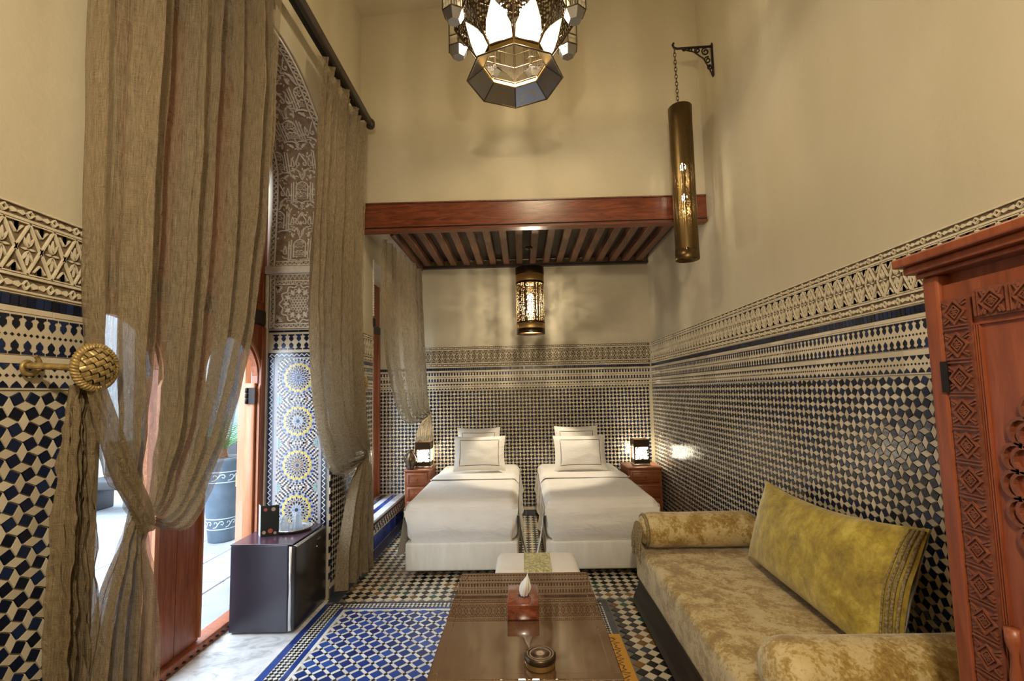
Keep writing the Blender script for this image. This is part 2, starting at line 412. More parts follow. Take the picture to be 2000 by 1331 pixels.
# ------------------------------------------------------------------ zellij dado and carved frieze
A_T = .0462; AL = math.radians(16); R_T = A_T/(2*math.cos(AL)); SH = R_T*math.sin(AL)
SQ = [(R_T*math.cos(AL+k*PI/2), R_T*math.sin(AL+k*PI/2)) for k in range(4)]
SQ2 = [(R_T*math.cos(-AL+k*PI/2), R_T*math.sin(-AL+k*PI/2)) for k in range(4)]
def squares(u0, u1, v0, v1, skip=None):
    """turned squares that touch corner to corner, rhombs between them"""
    blue, white = [], []
    ni = int((u1-u0)/A_T); nj = int((v1-v0)/A_T)
    for i in range(ni+1):
        for j in range(nj+1):
            c = (u0+A_T*(i+.5), v1-A_T*(j+.5)); sg = 1 if (i+j) % 2 == 0 else -1
            if i < ni and j < nj and not (skip and skip(*c)):
                blue.append(('sq%d' % sg, shrink(SQ if sg > 0 else SQ2, .0024), c, 0, 'blue'))
            g = (u0+A_T*i, v1-A_T*j)
            if 0 < i < ni and 0 < j < nj and not (skip and skip(*g)):
                # rhomb between cells (i-1..i, j-1..j): its corners are the corners the squares share
                s = 1 if (i+j) % 2 == 0 else -1
                q = [(0, A_T/2+s*SH), (-A_T/2+s*SH, 0), (0, -A_T/2-s*SH), (A_T/2-s*SH, 0)]
                white.append(('rh%d' % s, shrink(q, .0011), g, 0, 'cream'))
    return blue, white
MERLON = [(-.0165, .022), (.0165, .022), (.0165, .015), (.010, .013), (.0065, .007), (.0115, .001), (.0115, -.009), (.006, -.016), (0, -.0225), (-.006, -.016), (-.0115, -.009), (-.0115, .001), (-.0065, .007), (-.010, .013), (-.0165, .015)]
DIA = [(.0062, 0), (0, .0062), (-.0062, 0), (0, -.0062)]
TRI = [(-.0175, .011), (.0175, .011), (.012, .001), (0, -.011), (-.012, .001)]
def dado(wall, fr, runs, n_single, seen=None, base_tiles=True, v_low=.105):
    """all the tile work of one wall.  runs: list of (u0, u1, v_low)"""
    B, Wt, rect, mer, dia, tri, bas, strip = [], [], [], [], [], [], [], []
    for u0, u1, vl in runs:
        b, w_ = squares(u0, u1, vl, 1.584); B += b; Wt += w_
        def row(lst, key, poly, pitch, v, mt, turn=0, ph=0):
            n = int((u1-u0)/pitch)
            for i in range(n): lst.append((key, poly, (u0+pitch*(i+.5+ph), v), turn, mt))
        row(rect, 'rect', [(-.0115, -.0168), (.0115, -.0168), (.0115, .0168), (-.0115, .0168)], .025, 1.8585, 'blue')
        row(mer, 'mer', MERLON, .0366, 1.793, 'blue'); row(mer, 'mer', MERLON, .0366, 1.7175, 'blue', PI)
        row(dia, 'dia', DIA, .0183, 1.755, 'black')
        row(tri, 'tri', TRI, .0376, 1.657, 'blue'); row(tri, 'tri', TRI, .0376, 1.605, 'blue', PI)
        row(dia, 'dia', DIA, .0188, 1.631, 'black')
        if base_tiles and vl < .2: row(bas, 'bas', [(-.049, -.033), (.049, -.033), (.049, .033), (-.049, .033)], .1, .036, 'slate')
        nseg = max(1, int((u1-u0)/.15)); sw = (u1-u0)/nseg
        for i in range(nseg):
            for va, vb in ((1.822, 1.8405), (1.693, 1.822), (1.587, 1.693), (1.877, 1.886)):
                hw, hh = sw/2-.0006, (vb-va)/2-.0006
                strip.append(('st%.3f%.4f' % (va, sw), [(-hw, -hh), (hw, -hh), (hw, hh), (-hw, hh)], (u0+sw*(i+.5), (va+vb)/2), 0, 'cream'))
        if vl < .2:
            for i in range(nseg):
                hw = sw/2-.0006; strip.append(('sb%.4f' % sw, [(-hw, -.016), (hw, -.016), (hw, .016), (-hw, .016)], (u0+sw*(i+.5), .086), 0, 'cream'))
    if n_single:
        lay(wall, fr, B, n_single, 'blue_tile', 0, .006, seen); lay(wall, fr, Wt, n_single, 'white_tile', 0, .0058, seen)
    else:
        lay(wall, fr, B, 0, 'blue_tile', 0, .006); lay(wall, fr, Wt, 0, 'white_tile', 0, .0058)
    k = n_single
    lay(wall, fr, strip, min(k, 24), 'border_strip', 0, .005, seen, .004)
    lay(wall, fr, rect, min(k, 60), 'border_tile', 0, .006, seen); lay(wall, fr, mer, min(k, 80), 'merlon_tile', .0045, .0066, seen, .01)
    lay(wall, fr, tri, min(k, 60), 'pointed_tile', .0045, .0066, seen, .01); lay(wall, fr, dia, min(k, 60), 'diamond_tile', .0045, .0066, seen, .01)
    if bas: lay(wall, fr, bas, min(k, 20), 'base_tile', 0, .008, seen)
def leaf(cx, cy, ln, wd, a, n=5):
    pts = [(0, 0)]+[(ln*t, wd/2*math.sin(PI*t**.8)) for t in [i/n for i in range(1, n)]]+[(ln, 0)]+[(ln*t, -wd/2*math.sin(PI*t**.8)) for t in [i/n for i in range(n-1, 0, -1)]]
    return rotp(pts, a, (cx, cy))
def frieze(wall, fr, runs):
    """carved plaster band: lattice of lozenges holding leaves, chain borders above and below"""
    mb = MB(); p = .0755; zc = 2.0215; hh = .0825
    g, H = .002, .0105
    for u0, u1 in runs:
        n = max(1, round((u1-u0)/p)); p_ = (u1-u0)/n
        mb.prism([(u0, ZB+.008), (u1, ZB+.008), (u1, ZT), (u0, ZT)], fr, 0, g, 1)
        for va, vb in ((ZB+.008, ZB+.014), (1.930, 1.938), (1.9405, 1.9445), (2.0985, 2.1025), (2.105, 2.113), (ZT-.006, ZT)):
            mb.prism([(u0, va), (u1, va), (u1, vb), (u0, vb)], fr, g, H)
        for i in range(n):
            x = u0+p_*(i+.5); a = p_/2
            for sx in (-1, 1):
                for sy in (-1, 1):
                    mb.ribbon([(x+sx*(a+.004), zc-sy*.010), (x, zc+sy*(hh-.003))], .0052, fr, g, H)
                # small cross between the lozenges
                mb.prism([(x+sx*a-.0035, zc), (x+sx*a, zc-.006), (x+sx*a+.0035, zc), (x+sx*a, zc+.006)], fr, g, H-.002)
                mb.prism(leaf(x+sx*.002, zc, .021, .008, 0 if sx > 0 else PI, 4), fr, g, H-.003)
            for sy in (-1, 1):
                for da, ln, wd in ((0, .046, .0078), (.46, .036, .0078), (-.46, .036, .0078)):
                    mb.prism(leaf(x, zc+sy*.005, ln, wd, sy*PI/2+da, 5), fr, g, H-.002)
                # bits in the triangles
                for sx in (-1, 1):
                    mb.ribbon([(x+sx*a, zc+sy*(hh-.001)), (x+sx*a, zc+sy*.050)], .005, fr, g, H-.001)
                    mb.ribbon([(x+sx*(a-.018), zc+sy*(hh-.014)), (x+sx*(a-.0), zc+sy*(hh-.038))], .0045, fr, g, H-.002)
            # chains
            for zc2, hb in ((1.909, .016), (2.130, .013)):
                for k in range(1):
                    mb.ribbon([(x-.010, zc2), (x, zc2+hb*.85), (x+.010, zc2), (x, zc2-hb*.85)], .0042, fr, g, H, closed=True)
                q = [(x+.013, zc2), (x+.021, zc2+hb*.75), (x+p_-.021, zc2+hb*.75), (x+p_-.013, zc2), (x+p_-.021, zc2-hb*.75), (x+.021, zc2-hb*.75)]
                q = [(min(max(a_, u0), u1), b_) for a_, b_ in q]
                if i < n-1:
                    mb.prism(q[:1]+[(x+.022, zc2+hb*.62), (x+a-.002, zc2+hb*.3), (x+a-.002, zc2-hb*.3), (x+.022, zc2-hb*.62)], fr, g, H-.003)
                    mb.prism([q[3], (x+p_-.022, zc2+hb*.62), (x+a+.002, zc2+hb*.3), (x+a+.002, zc2-hb*.3), (x+p_-.022, zc2-hb*.62)], fr, g, H-.003)
    mb.build('carved_frieze', ['carved', 'ground'], wall)

# ------------------------------------------------------------------ the shell
ARCH = [(2.70, 3.913), (2.90, 3.908), (3.05, 3.893), (3.17, 3.862), (3.284, 3.815), (3.38, 3.758), (3.47, 3.705), (3.56, 3.650), (3.64, 3.600), (3.69, 3.545), (3.725, 3.480),
        (3.745, 3.40), (3.752, 3.27), (3.75, 3.13), (3.742, 3.0), (3.733, 2.874), (3.722, 2.74), (3.715, 2.60)]
def mirror_arch(p): return [(5.40-y, z) for y, z in p]
def arch_walls():
    mb = MB()
    prof = mirror_arch(ARCH)[::-1]+ARCH[1:]          # near springing -> apex -> far springing
    def slab(pts):                                     # polygon in (y, z), through the wall thickness
        n = len(pts)
        vs = [(XL, y, z) for y, z in pts]+[(XO, y, z) for y, z in pts]
        mb.add(vs, [tuple(range(n)), tuple(range(2*n-1, n-1, -1))]+[(i, n+i, n+(i+1) % n, (i+1) % n) for i in range(n)])
    top = ZC
    slab([(YN-.2, -.1), (DA, -.1), (DA, 2.60), (YN-.2, 2.60)])
    slab([(YN-.2, 2.60), (1.60, 2.60), (1.60, top), (YN-.2, top)])
    # spandrels, column by column over the arch
    side = [(y, z) for y, z in prof]
    for (y0, z0), (y1, z1) in zip(side[:-1], side[1:]):
        if abs(y1-y0) < 1e-6: continue
        if y1 > y0: slab([(y0, z0), (y1, z1), (y1, top), (y0, top)])
    lo = [q for q in prof if q[0] <= 2.7]; mn = min(range(len(lo)), key=lambda i: lo[i][0])
    slab([(1.60, 2.60), (DA, 2.60)]+lo[:mn+1]+[(lo[mn][0], top), (1.60, top)])
    hi = [q for q in prof if q[0] >= 2.7]; mx = max(range(len(hi)), key=lambda i: hi[i][0])
    slab([(hi[mx][0], top)]+hi[mx:]+[(3.80, 2.60), (3.80, top)])
    slab([(DB, -.1), (NA, -.1), (NA, 2.60), (DB, 2.60)])
    slab([(3.80, 2.60), (NA, 2.60), (NA, top), (3.80, top)])
    slab([(NA, 2.95), (YB, 2.95), (YB, top), (NA, top)])           # over the second opening
    slab([(NA, -.1), (YB, -.1), (YB, .27), (NA, .27)])             # raised sill of the second opening
    return mb.build('wall_left', 'plaster', kind='structure', label='cream plaster wall with blue and white tile dado and arched doorway', cat='wall', origin=(XL, 0, 0))
wall_left = arch_walls()
def plain_wall(name, b, label, mt='plaster', origin=None):
    mb = MB(); mb.box(*b); return mb.build(name, mt, kind='structure', label=label, cat='wall', origin=origin)
wall_right = plain_wall('wall_right', (XR, XR+.2, YN-.2, YB+.2, -.1, ZC), 'tall cream plaster wall above tiled dado behind the sofa', origin=(XR, 0, 0))
wall_back = plain_wall('wall_back', (XO-.2, XR, YB, YB+.2, -.1, ZC), 'alcove wall with tiled dado behind the two beds', origin=(0, YB, 0))
wall_front = plain_wall('wall_front', (XO, XR, YN-.2, YN, -.1, ZC), 'plain cream plaster wall facing the alcove')
mb = MB()
mb.add([(XL, 4.37, 3.375), (XR, 4.08, 3.24), (XR, 4.08, ZC), (XL, 4.37, ZC), (XL, 4.60, 3.375), (XR, 4.31, 3.24), (XR, 4.31, ZC), (XL, 4.60, ZC)],
       [(0, 1, 2, 3), (7, 6, 5, 4), (0, 4, 5, 1), (3, 2, 6, 7), (0, 3, 7, 4), (1, 5, 6, 2)])
wall_upper = mb.build('wall_upper', 'plaster', kind='structure', label='plain cream plaster wall rising above the wooden canopy beam', cat='wall')
mb = MB(); mb.box(XO, XR+.2, YN-.2, YB+.2, ZC, ZC+.15); mb.build('ceiling', 'plaster', kind='structure', label='plain high cream ceiling over the room', cat='ceiling')
mb = MB(); mb.box(XO, XR+.2, YN-.2, YB+.2, -.12, -.005)
floor = mb.build('floor', 'grout_dark', kind='structure', label='patterned zellij tile floor in blue, white, black and ochre', cat='floor', origin=(0, 0, 0))

def seen_right(q): return q.y > 1.8 and q.z > .5
dado(wall_right, F_RIGHT, [(-YB+.0, -1.0, .105)], 300, seen_right)
dado(wall_left, F_LEFT, [(.95, 1.66, .105), (3.725, NA-.02, .105)], 300, lambda q: q.y < 1.62)
dado(wall_back, F_BACK, [(-1.99, XR-.005, .105)], 0)
frieze(wall_right, F_RIGHT, [(-YB+.02, -.9)])
frieze(wall_left, F_LEFT, [(.9, 1.655), (3.73, NA-.02)])
frieze(wall_back, F_BACK, [(-1.52, XR-.018)])

# edge column of chequered blue/cream beside the doorway
mb = MB(); pcs = []
for i in range(36):
    pcs.append(('edge', [(-.011, -.024), (.011, -.024), (.011, .024), (-.011, .024)], (DB+.012, .12+.0495*i), 0, 'blue' if i % 2 else 'cream'))
lay(wall_left, F_LEFT, pcs, 36, 'edge_tile', .002, .009, None, .01)

# tiled riser under the second opening
pcs = []
for i in range(30):
    for j, v in enumerate((.175, .215)):
        pcs.append(('rs', [(-.019, -.017), (.019, -.017), (.019, .017), (-.019, .017)], (NA+.02+.0415*(i+.5), v), 0, 'blue' if (i+j) % 2 else 'cream'))
    if i % 2 == 0:
        pcs.append(('rb', [(-.040, -.066), (.040, -.066), (.040, .066), (-.040, .066)], (NA+.02+.083*(i/2+.5), .075), 0, 'cobalt'))
        pcs.append(('rt', [(-.040, -.013), (.040, -.013), (.040, .013), (-.040, .013)], (NA+.02+.083*(i/2+.5), .252), 0, 'slate'))
lay(wall_left, F_LEFT, pcs, 60, 'riser_tile', 0, .006, None, .01)

# ------------------------------------------------------------------ floor tiling
def tile_floor():
    D = .0745; s = D/2-.0012; sq = [(s, 0), (0, s), (-s, 0), (0, -s)]
    pcs = []; rnd = random.Random(3)
    def checker(x0, x1, y0, y1):
        nx = int((x1-x0)/D); ny = int((y1-y0)/D)
        for i in range(nx+1):
            for j in range(ny+1):
                band = (i+2*j+int(3*math.sin(j*.7))) % 11
                r = rnd.random()
                c = 'black' if r < .55 else ('green' if band < 3 and r < .9 else 'brown' if band > 7 else ('slate' if r < .8 else 'black'))
                if i < nx: pcs.append(('fd', sq, (x0+D*(i+.5), y0+D*(j+.0)), 0, c)) if j > 0 else None
                if j < ny and 0 < i < nx: pcs.append(('fd', sq, (x0+D*i, y0+D*(j+.5)), 0, 'cream'))
    checker(-1.43, XR-.01, 3.655, YB-.02)
    checker(.585, XR-.02, .8, 3.655)
    lay(floor, F_FLOOR, pcs, 300, 'diamond_tile', -.005, 0, lambda q: not (-.45 < q.x < .42 and q.y < 3.2) and not (q.x > .82 and q.y < 3.6) and q.y < 4.1, .012)
    # blue field: squares set on the diagonal, white bars between, black dots at the crossings
    b, wh, dk = [], [], []
    p = .0749; hb = .0268; hw = .0104; c45 = math.cos(PI/4)
    x0, y0 = -1.17, 2.793
    for i in range(-60, 60):
        for j in range(-60, 60):
            cx, cy = x0+p*(i-j)*c45, y0+p*(i+j)*c45
            def ok(x, y): return -1.315 < x < .43 and .9 < y < 3.505
            if ok(cx, cy): dk.append(('dk', [(-hw+.002, -hw+.002), (hw-.002, -hw+.002), (hw-.002, hw-.002), (-hw+.002, hw-.002)], (cx, cy), PI/4, 'black'))
            q = (cx, cy+p*c45)
            if ok(*q): b.append(('bl', [(-hb, -hb), (hb, -hb), (hb, hb), (-hb, hb)], q, PI/4, 'cobalt'))
            for a, dx in ((PI/4, 1), (3*PI/4, -1)):
                q = (cx+dx*p/2*c45, cy+p/2*c45)
                if ok(*q): wh.append(('wb', [(-hb+.001, -hw+.0015), (hb-.001, -hw+.0015), (hb-.001, hw-.0015), (-hb+.001, hw-.0015)], q, a, 'white'))
    free = lambda q: q.x < -.42
    lay(floor, F_FLOOR, b, 300, 'blue_tile', -.005, 0, free, .01); lay(floor, F_FLOOR, wh, 300, 'white_bar_tile', -.005, 0, free, .01)
    lay(floor, F_FLOOR, dk, 150, 'small_dark_tile', -.005, 0, free, .01)
    # borders: cobalt line, small chequer, cobalt line, white line -- left side, far side, right side
    pcs = []
    def strip(xa, xb, ya, yb, mt, n, along):
        for i in range(n):
            if along == 'y': q = (xa, xb, ya+(yb-ya)*i/n, ya+(yb-ya)*(i+1)/n)
            else: q = (xa+(xb-xa)*i/n, xa+(xb-xa)*(i+1)/n, ya, yb)
            w_, h_ = (q[1]-q[0])/2-.0007, (q[3]-q[2])/2-.0007
            pcs.append(('s%s%.4f%.4f' % (mt, w_, h_), [(-w_, -h_), (w_, -h_), (w_, h_), (-w_, h_)], ((q[0]+q[1])/2, (q[2]+q[3])/2), 0, mt))
    strip(-1.508, -1.462, .8, 3.62, 'cobalt', 20, 'y'); strip(-1.374, -1.340, .8, 3.555, 'cobalt', 20, 'y'); strip(-1.340, -1.318, .8, 3.53, 'white', 20, 'y')
    strip(-1.462, .58, 3.622, 3.650, 'slate', 16, 'x'); strip(-1.374, .47, 3.530, 3.555, 'cobalt', 16, 'x'); strip(-1.340, .45, 3.507, 3.530, 'white', 16, 'x')
    strip(.44, .455, .8, 3.507, 'white', 16, 'y'); strip(.455, .475, .8, 3.53, 'cobalt', 16, 'y'); strip(.535, .580, .8, 3.62, 'slate', 18, 'y')
    strip(-1.525, -1.43, 3.66, YB, 'slate', 12, 'y')
    lay(floor, F_FLOOR, pcs, 160, 'border_tile', -.005, .0, None, .003)
    pcs = []; D2 = .0293; s2 = D2/2-.0008; sq2 = [(s2, 0), (0, s2), (-s2, 0), (0, -s2)]
    def chk(xa, xb, ya, yb):
        nx = max(1, round((xb-xa)/D2)); ny = max(1, round((yb-ya)/D2))
        for i in range(nx+1):
            for j in range(ny+1):
                if i < nx and j < ny: pcs.append(('c2', sq2, (xa+D2*(i+.5), ya+D2*(j+.5)), 0, 'black'))
                if 0 < i < nx or 0 < j < ny: 
                    if 0 <= i <= nx and 0 < j < ny or 0 < i < nx: pcs.append(('c2', sq2, (xa+D2*i, ya+D2*j), 0, 'white'))
    chk(-1.462, -1.374, .8, 3.62); chk(-1.374, .53, 3.556, 3.62); chk(.476, .534, .8, 3.55)
    lay(floor, F_FLOOR, pcs, 200, 'chequer_tile', -.005, -.0003, lambda q: q.x < -.42, .01)
    # marble threshold in the doorway
    for ya, yb in ((1.69, 2.52), (2.522, 3.69)):
        mb = MB(); mb.rbox(XO+.09, -1.5095, ya, yb, -.02, .001, .002, 1, smooth=False); mb.build('marble_slab', 'marble', floor)
    mb = MB(); mb.rbox(XO-.02, XO+.09, 1.70, 3.69, -.02, .055, .006, 2); mb.build('door_sill', 'door_wood', floor)
    mb = MB()
    for i in range(32): mb.lathe([(0, .0), (.012, .0), (.012, .004), (0, .009)], (XO+.093, 1.75+.06*i, .02), 8)
    mb.build('sill_studs', 'iron', floor, kind='stuff')
    mb = MB(); mb.rbox(XO-.02, XL-.003, NA+.005, YB-.004, .262, .285, .004, 2); mb.build('niche_sill', 'marble', floor)
    pcs = []
    for i in range(14):
        pcs.append(('ns', [(-.03, -.042), (.03, -.042), (.03, .042), (-.03, .042)], (XL-.12, NA+.06+.09*i), 0, 'cobalt'))
        pcs.append(('ns', [(-.03, -.042), (.03, -.042), (.03, .042), (-.03, .042)], (XL-.25, NA+.06+.09*i), 0, 'slate'))
    lay(floor, Frame((0, 0, .285), (1, 0, 0), (0, 1, 0), (0, 0, 1)), pcs, 28, 'sill_tile', -.002, .002, None, .003)
tile_floor()

# ------------------------------------------------------------------ doorway: mosaic reveal and carved arch
F_REV = Frame((0, DB, 0), (1, 0, 0), (0, 0, 1), (0, -1, 0))
def kite(r0, r1, wd, a, c, k=.55):
    return rotp([(r0, 0), (r0+(r1-r0)*k, -wd/2), (r1, 0), (r0+(r1-r0)*k, wd/2)], a, c)
def mosaic():
    names = ['cream', 'blue', 'white', 'brown', 'yellow', 'teal', 'sky', 'cobalt']
    ix = {n: i for i, n in enumerate(names)}
    xa, xb, za, zb = -2.02, -1.535, .02, 1.885
    cx = -1.775; hw = .175
    panel = MB(); panel.prism([(xa, za), (xb, za), (xb, zb), (xa, zb)], F_REV, -.004, .003)
    pn = panel.build('mosaic_panel', ['mosaic_ground'], wall_left)
    cz = [1.700-.342*k for k in range(5)]+[-.01]
    g, h = .003, .0055
    for k, z in enumerate(cz[:5]):
        mb = MB(); c = (cx, z); n = 16; odd = k % 2
        def ring(r0, r1, wd, col, off=0, num=n, kk=.55):
            for i in range(num): mb.prism(kite(r0, r1, wd, 2*PI*(i+off)/num, c, kk), F_REV, g, h, ix[col])
        mb.prism([(c[0]+.014*math.cos(PI*i/8), c[1]+.014*math.sin(PI*i/8)) for i in range(16)], F_REV, g, h, ix['blue'])
        if odd: ring(.017, .040, .014, 'sky', 0, 8); ring(.036, .055, .015, 'brown', .5, 8); ring(.046, .070, .018, 'blue', 0, 16)
        else: ring(.018, .056, .012, 'brown' if k == 2 else 'cobalt', 0); ring(.050, .072, .018, 'blue', .5)
        ring(.066, .088, .019, 'brown', .5 if odd else 0); ring(.078, .100, .021, 'blue', 0 if odd else .5)
        ring(.090, .116, .024, 'yellow', .5 if odd else 0, 16, .5); ring(.098, .120, .019, 'yellow', 0 if odd else .5, 16, .5)
        ring(.112, .134, .026, 'cobalt', .5 if odd else 0)
        for r0, r1, wd, of in ((.030, .046, .007, .5), (.056, .074, .010, 0), (.072, .092, .010, .25), (.072, .092, .010, .75), (.088, .104, .012, .25), (.088, .104, .012, .75)): ring(r0, r1, wd, 'white', of)
        mb.build('rosette', names, pn)
    fld = MB(); rnd = random.Random(5)
    def ok(x, z):
        return abs(x-cx) < hw-.006 and .06 < z < 1.862
    stars = [(cx+sx*(hw-.012), z-.171) for z in [cz[0]+.342]+cz[:5] for sx in (-1, 1)]
    for (sx, sz) in stars:
        for r0, r1, wd, col, num, off in ((.004, .022, .013, 'teal', 8, 0), (.02, .036, .012, 'teal', 8, .5), (.036, .052, .014, 'blue', 8, 0), (.036, .05, .010, 'brown', 8, .5)):
            for i in range(num):
                q = kite(r0, r1, wd, 2*PI*(i+off)/num, (sx, sz))
                if all(ok(*p) for p in q): fld.prism(q, F_REV, g, h, ix[col])
    for z in [cz[0]+.342]+cz:
        for ri, (r0, num) in enumerate(((.141, 36), (.158, 40), (.175, 44), (.192, 48), (.209, 52), (.226, 56), (.243, 60))):
            for i in range(num):
                a = 2*PI*(i+.5*(ri % 2))/num; px, pz = cx+r0*math.cos(a), z+r0*math.sin(a)
                if not ok(px, pz) or min(math.hypot(px-s[0], pz-s[1]) for s in stars) < .056: continue
                if any(abs(pz-z2) < abs(pz-z)-.001 for z2 in [cz[0]+.342]+cz): continue
                col = ('blue', 'brown', 'blue', 'blue', 'brown', 'blue', 'brown')[ri] if i % 2 else ('blue', 'blue', 'brown', 'blue', 'blue', 'teal', 'blue')[ri]
                q = kite(r0-.0095, r0+.0105, .0185, a, (cx, z))
                if all(ok(*p) for p in q): fld.prism(q, F_REV, g, h, ix[col])
                q = kite(r0-.0015, r0+.0185, .0150, a+PI/num, (cx, z))
                if all(ok(*p) for p in q): fld.prism(q, F_REV, g, h-.0004, ix['white'])
    fld.build('mosaic_field', names, pn, kind='stuff')
    for xs in ((xa+.006, xa+.052), (xb-.052, xb-.006)):
        mb = MB(); mb.prism([(xs[0], za), (xs[1], za), (xs[1], zb), (xs[0], zb)], F_REV, .002, .0048, 1)
        pts = []; z = za+.01; i = 0; m_ = (xs[0]+xs[1])/2
        while z < zb-.01: pts.append((m_+(.011 if i % 2 else -.011), z)); z += .0205; i += 1
        mb.ribbon(pts, .0085, F_REV, .003, .0066, 0); mb.build('zigzag_border', ['white', 'blue'], pn)
    mb = MB(); mb.prism([(xa, 1.862), (xb, 1.862), (xb, 1.900), (xa, 1.900)], F_REV, .002, .0048, 1)
    pts = [(xa+.01+.02*i, 1.881+(.009 if i % 2 else -.009)) for i in range(24)]
    mb.ribbon(pts, .0075, F_REV, .003, .0066, 0); mb.build('zigzag_border', ['white', 'blue'], pn)
    # merlon band and dark line
    mb = MB(); mb.prism([(xa, 1.903), (xb, 1.903), (xb, 2.085), (xa, 2.085)], F_REV, -.003, .003); mb.build('cream_band', 'cream', wall_left)
    big = [(x*1.55, y*1.35) for x, y in MERLON]; pcs = []
    for i in range(8):
        for v, t in ((2.018, 0), (1.953, PI)): pcs.append(('bigmer', big, (xa+.03+.061*(i+.5), v), t, 'blue'))
    lay(wall_left, F_REV, pcs, 16, 'merlon_tile', .003, .006, None, .01)
    pcs = [('dl', [(-.06, -.008), (.06, -.008), (.06, .008), (-.06, .008)], (xa+.0606*(2*i+1), 2.072), 0, 'blue') for i in range(4)]
    lay(wall_left, F_REV, pcs, 4, 'border_tile', .003, .006, None, .004)
    mb = MB(); mb.rbox(-2.045, -2.02, DB-.03, DB, 0, 2.53, .004, 1); mb.build('jamb_edge', 'carved_pale', wall_left)
mosaic()

def arc(cx, cy, r, a0, a1, n=8): return [(cx+r*math.cos(a0+(a1-a0)*i/n), cy+r*math.sin(a0+(a1-a0)*i/n)) for i in range(n+1)]
def chain(mb, x0, x1, y0, y1, fr, g, h, vertical):
    """border of small crossed lozenges between two listels"""
    if vertical:
        wd = x1-x0; n = max(1, round((y1-y0)/(wd*1.15))); st = (y1-y0)/n
        for x in (x0, x1): mb.ribbon([(x, y0+(y1-y0)*i/40) for i in range(41)], .007, fr, g, h)
        for i in range(n):
            y = y0+st*i
            mb.ribbon([(x0, y), ((x0+x1)/2, y+st*.28), (x1, y+st)], .005, fr, g, h-.001); mb.ribbon([(x1, y), ((x0+x1)/2, y+st*.72), (x0, y+st)], .005, fr, g, h-.001)
    else:
        wd = y1-y0; n = max(1, round((x1-x0)/(wd*1.15))); st = (x1-x0)/n
        for y in (y0, y1): mb.ribbon([(x0, y), (x1, y)], .007, fr, g, h)
        for i in range(n):
            x = x0+st*i
            mb.ribbon([(x, y0), (x+st*.28, (y0+y1)/2), (x+st, y1)], .005, fr, g, h-.001); mb.ribbon([(x, y1), (x+st*.72, (y0+y1)/2), (x+st, y0)], .005, fr, g, h-.001)
def carved_square():
    mb = MB(); xa, xb, za, zb = -2.02, -1.535, 2.09, 2.535; g, h = .003, .016
    mb.prism([(xa, za), (xb, za), (xb, zb), (xa, zb)], F_REV, -.004, g, 1)
    chain(mb, xa+.012, xa+.045, za+.01, zb-.01, F_REV, g, h, True); chain(mb, xb-.045, xb-.012, za+.01, zb-.01, F_REV, g, h, True)
    chain(mb, xa+.05, xb-.05, za+.01, za+.042, F_REV, g, h, False); chain(mb, xa+.05, xb-.05, zb-.085, zb-.055, F_REV, g, h, False)
    n = 12
    mb.ribbon([q for i in range(n) for q in ((xa+.03+(xb-xa-.06)*i/n, zb-.045), (xa+.03+(xb-xa-.06)*(i+.5)/n, zb-.008))], .007, F_REV, g, h)
    mb.prism([(xa, zb-.006), (xb, zb-.006), (xb, zb), (xa, zb)], F_REV, g, h)
    c = ((xa+xb)/2, (za+.045+zb-.085)/2); R = .145
    mb.ribbon([(c[0]+(R+.012*math.cos(12*a))*math.cos(a), c[1]+(R+.012*math.cos(12*a))*math.sin(a)) for a in [2*PI*i/96 for i in range(96)]], .009, F_REV, g, h, closed=True)
    for i in range(12):
        a = 2*PI*i/12
        mb.prism(leaf(c[0]+.075*math.cos(a), c[1]+.075*math.sin(a), .058, .026, a, 5), F_REV, g, h-.003)
        mb.ribbon(arc(c[0]+.108*math.cos(a+PI/12), c[1]+.108*math.sin(a+PI/12), .013, 0, 2*PI, 10)[:-1], .005, F_REV, g, h-.002, closed=True)
    for i in range(-3, 4):
        for j in range(-3, 4):
            x, z = c[0]+.024*(i+.5*(j % 2)), c[1]+.021*j
            if math.hypot(x-c[0], z-c[1]) < .066: mb.ribbon([(x+.011*math.cos(PI/3*q+.5), z+.011*math.sin(PI/3*q+.5)) for q in range(6)], .0045, F_REV, g, h-.001, closed=True)
    for sx in (-1, 1):
        for sz in (-1, 1):
            q = (c[0]+sx*.178, c[1]+sz*.14)
            for da in (-.75, -.4, 0, .4, .75): mb.prism(leaf(q[0], q[1], .055, .014, math.atan2(-sz, -sx)+da, 5), F_REV, g, h-.003)
    mb.build('carved_square', ['carved_pale', 'ground_pale'], wall_left)
    mb = MB(); mb.rbox(-2.05, XL+.012, DB-.045, DB+.03, 2.537, 2.595, .008, 2); mb.build('impost_ledge', 'carved_pale', wall_left)
carved_square()

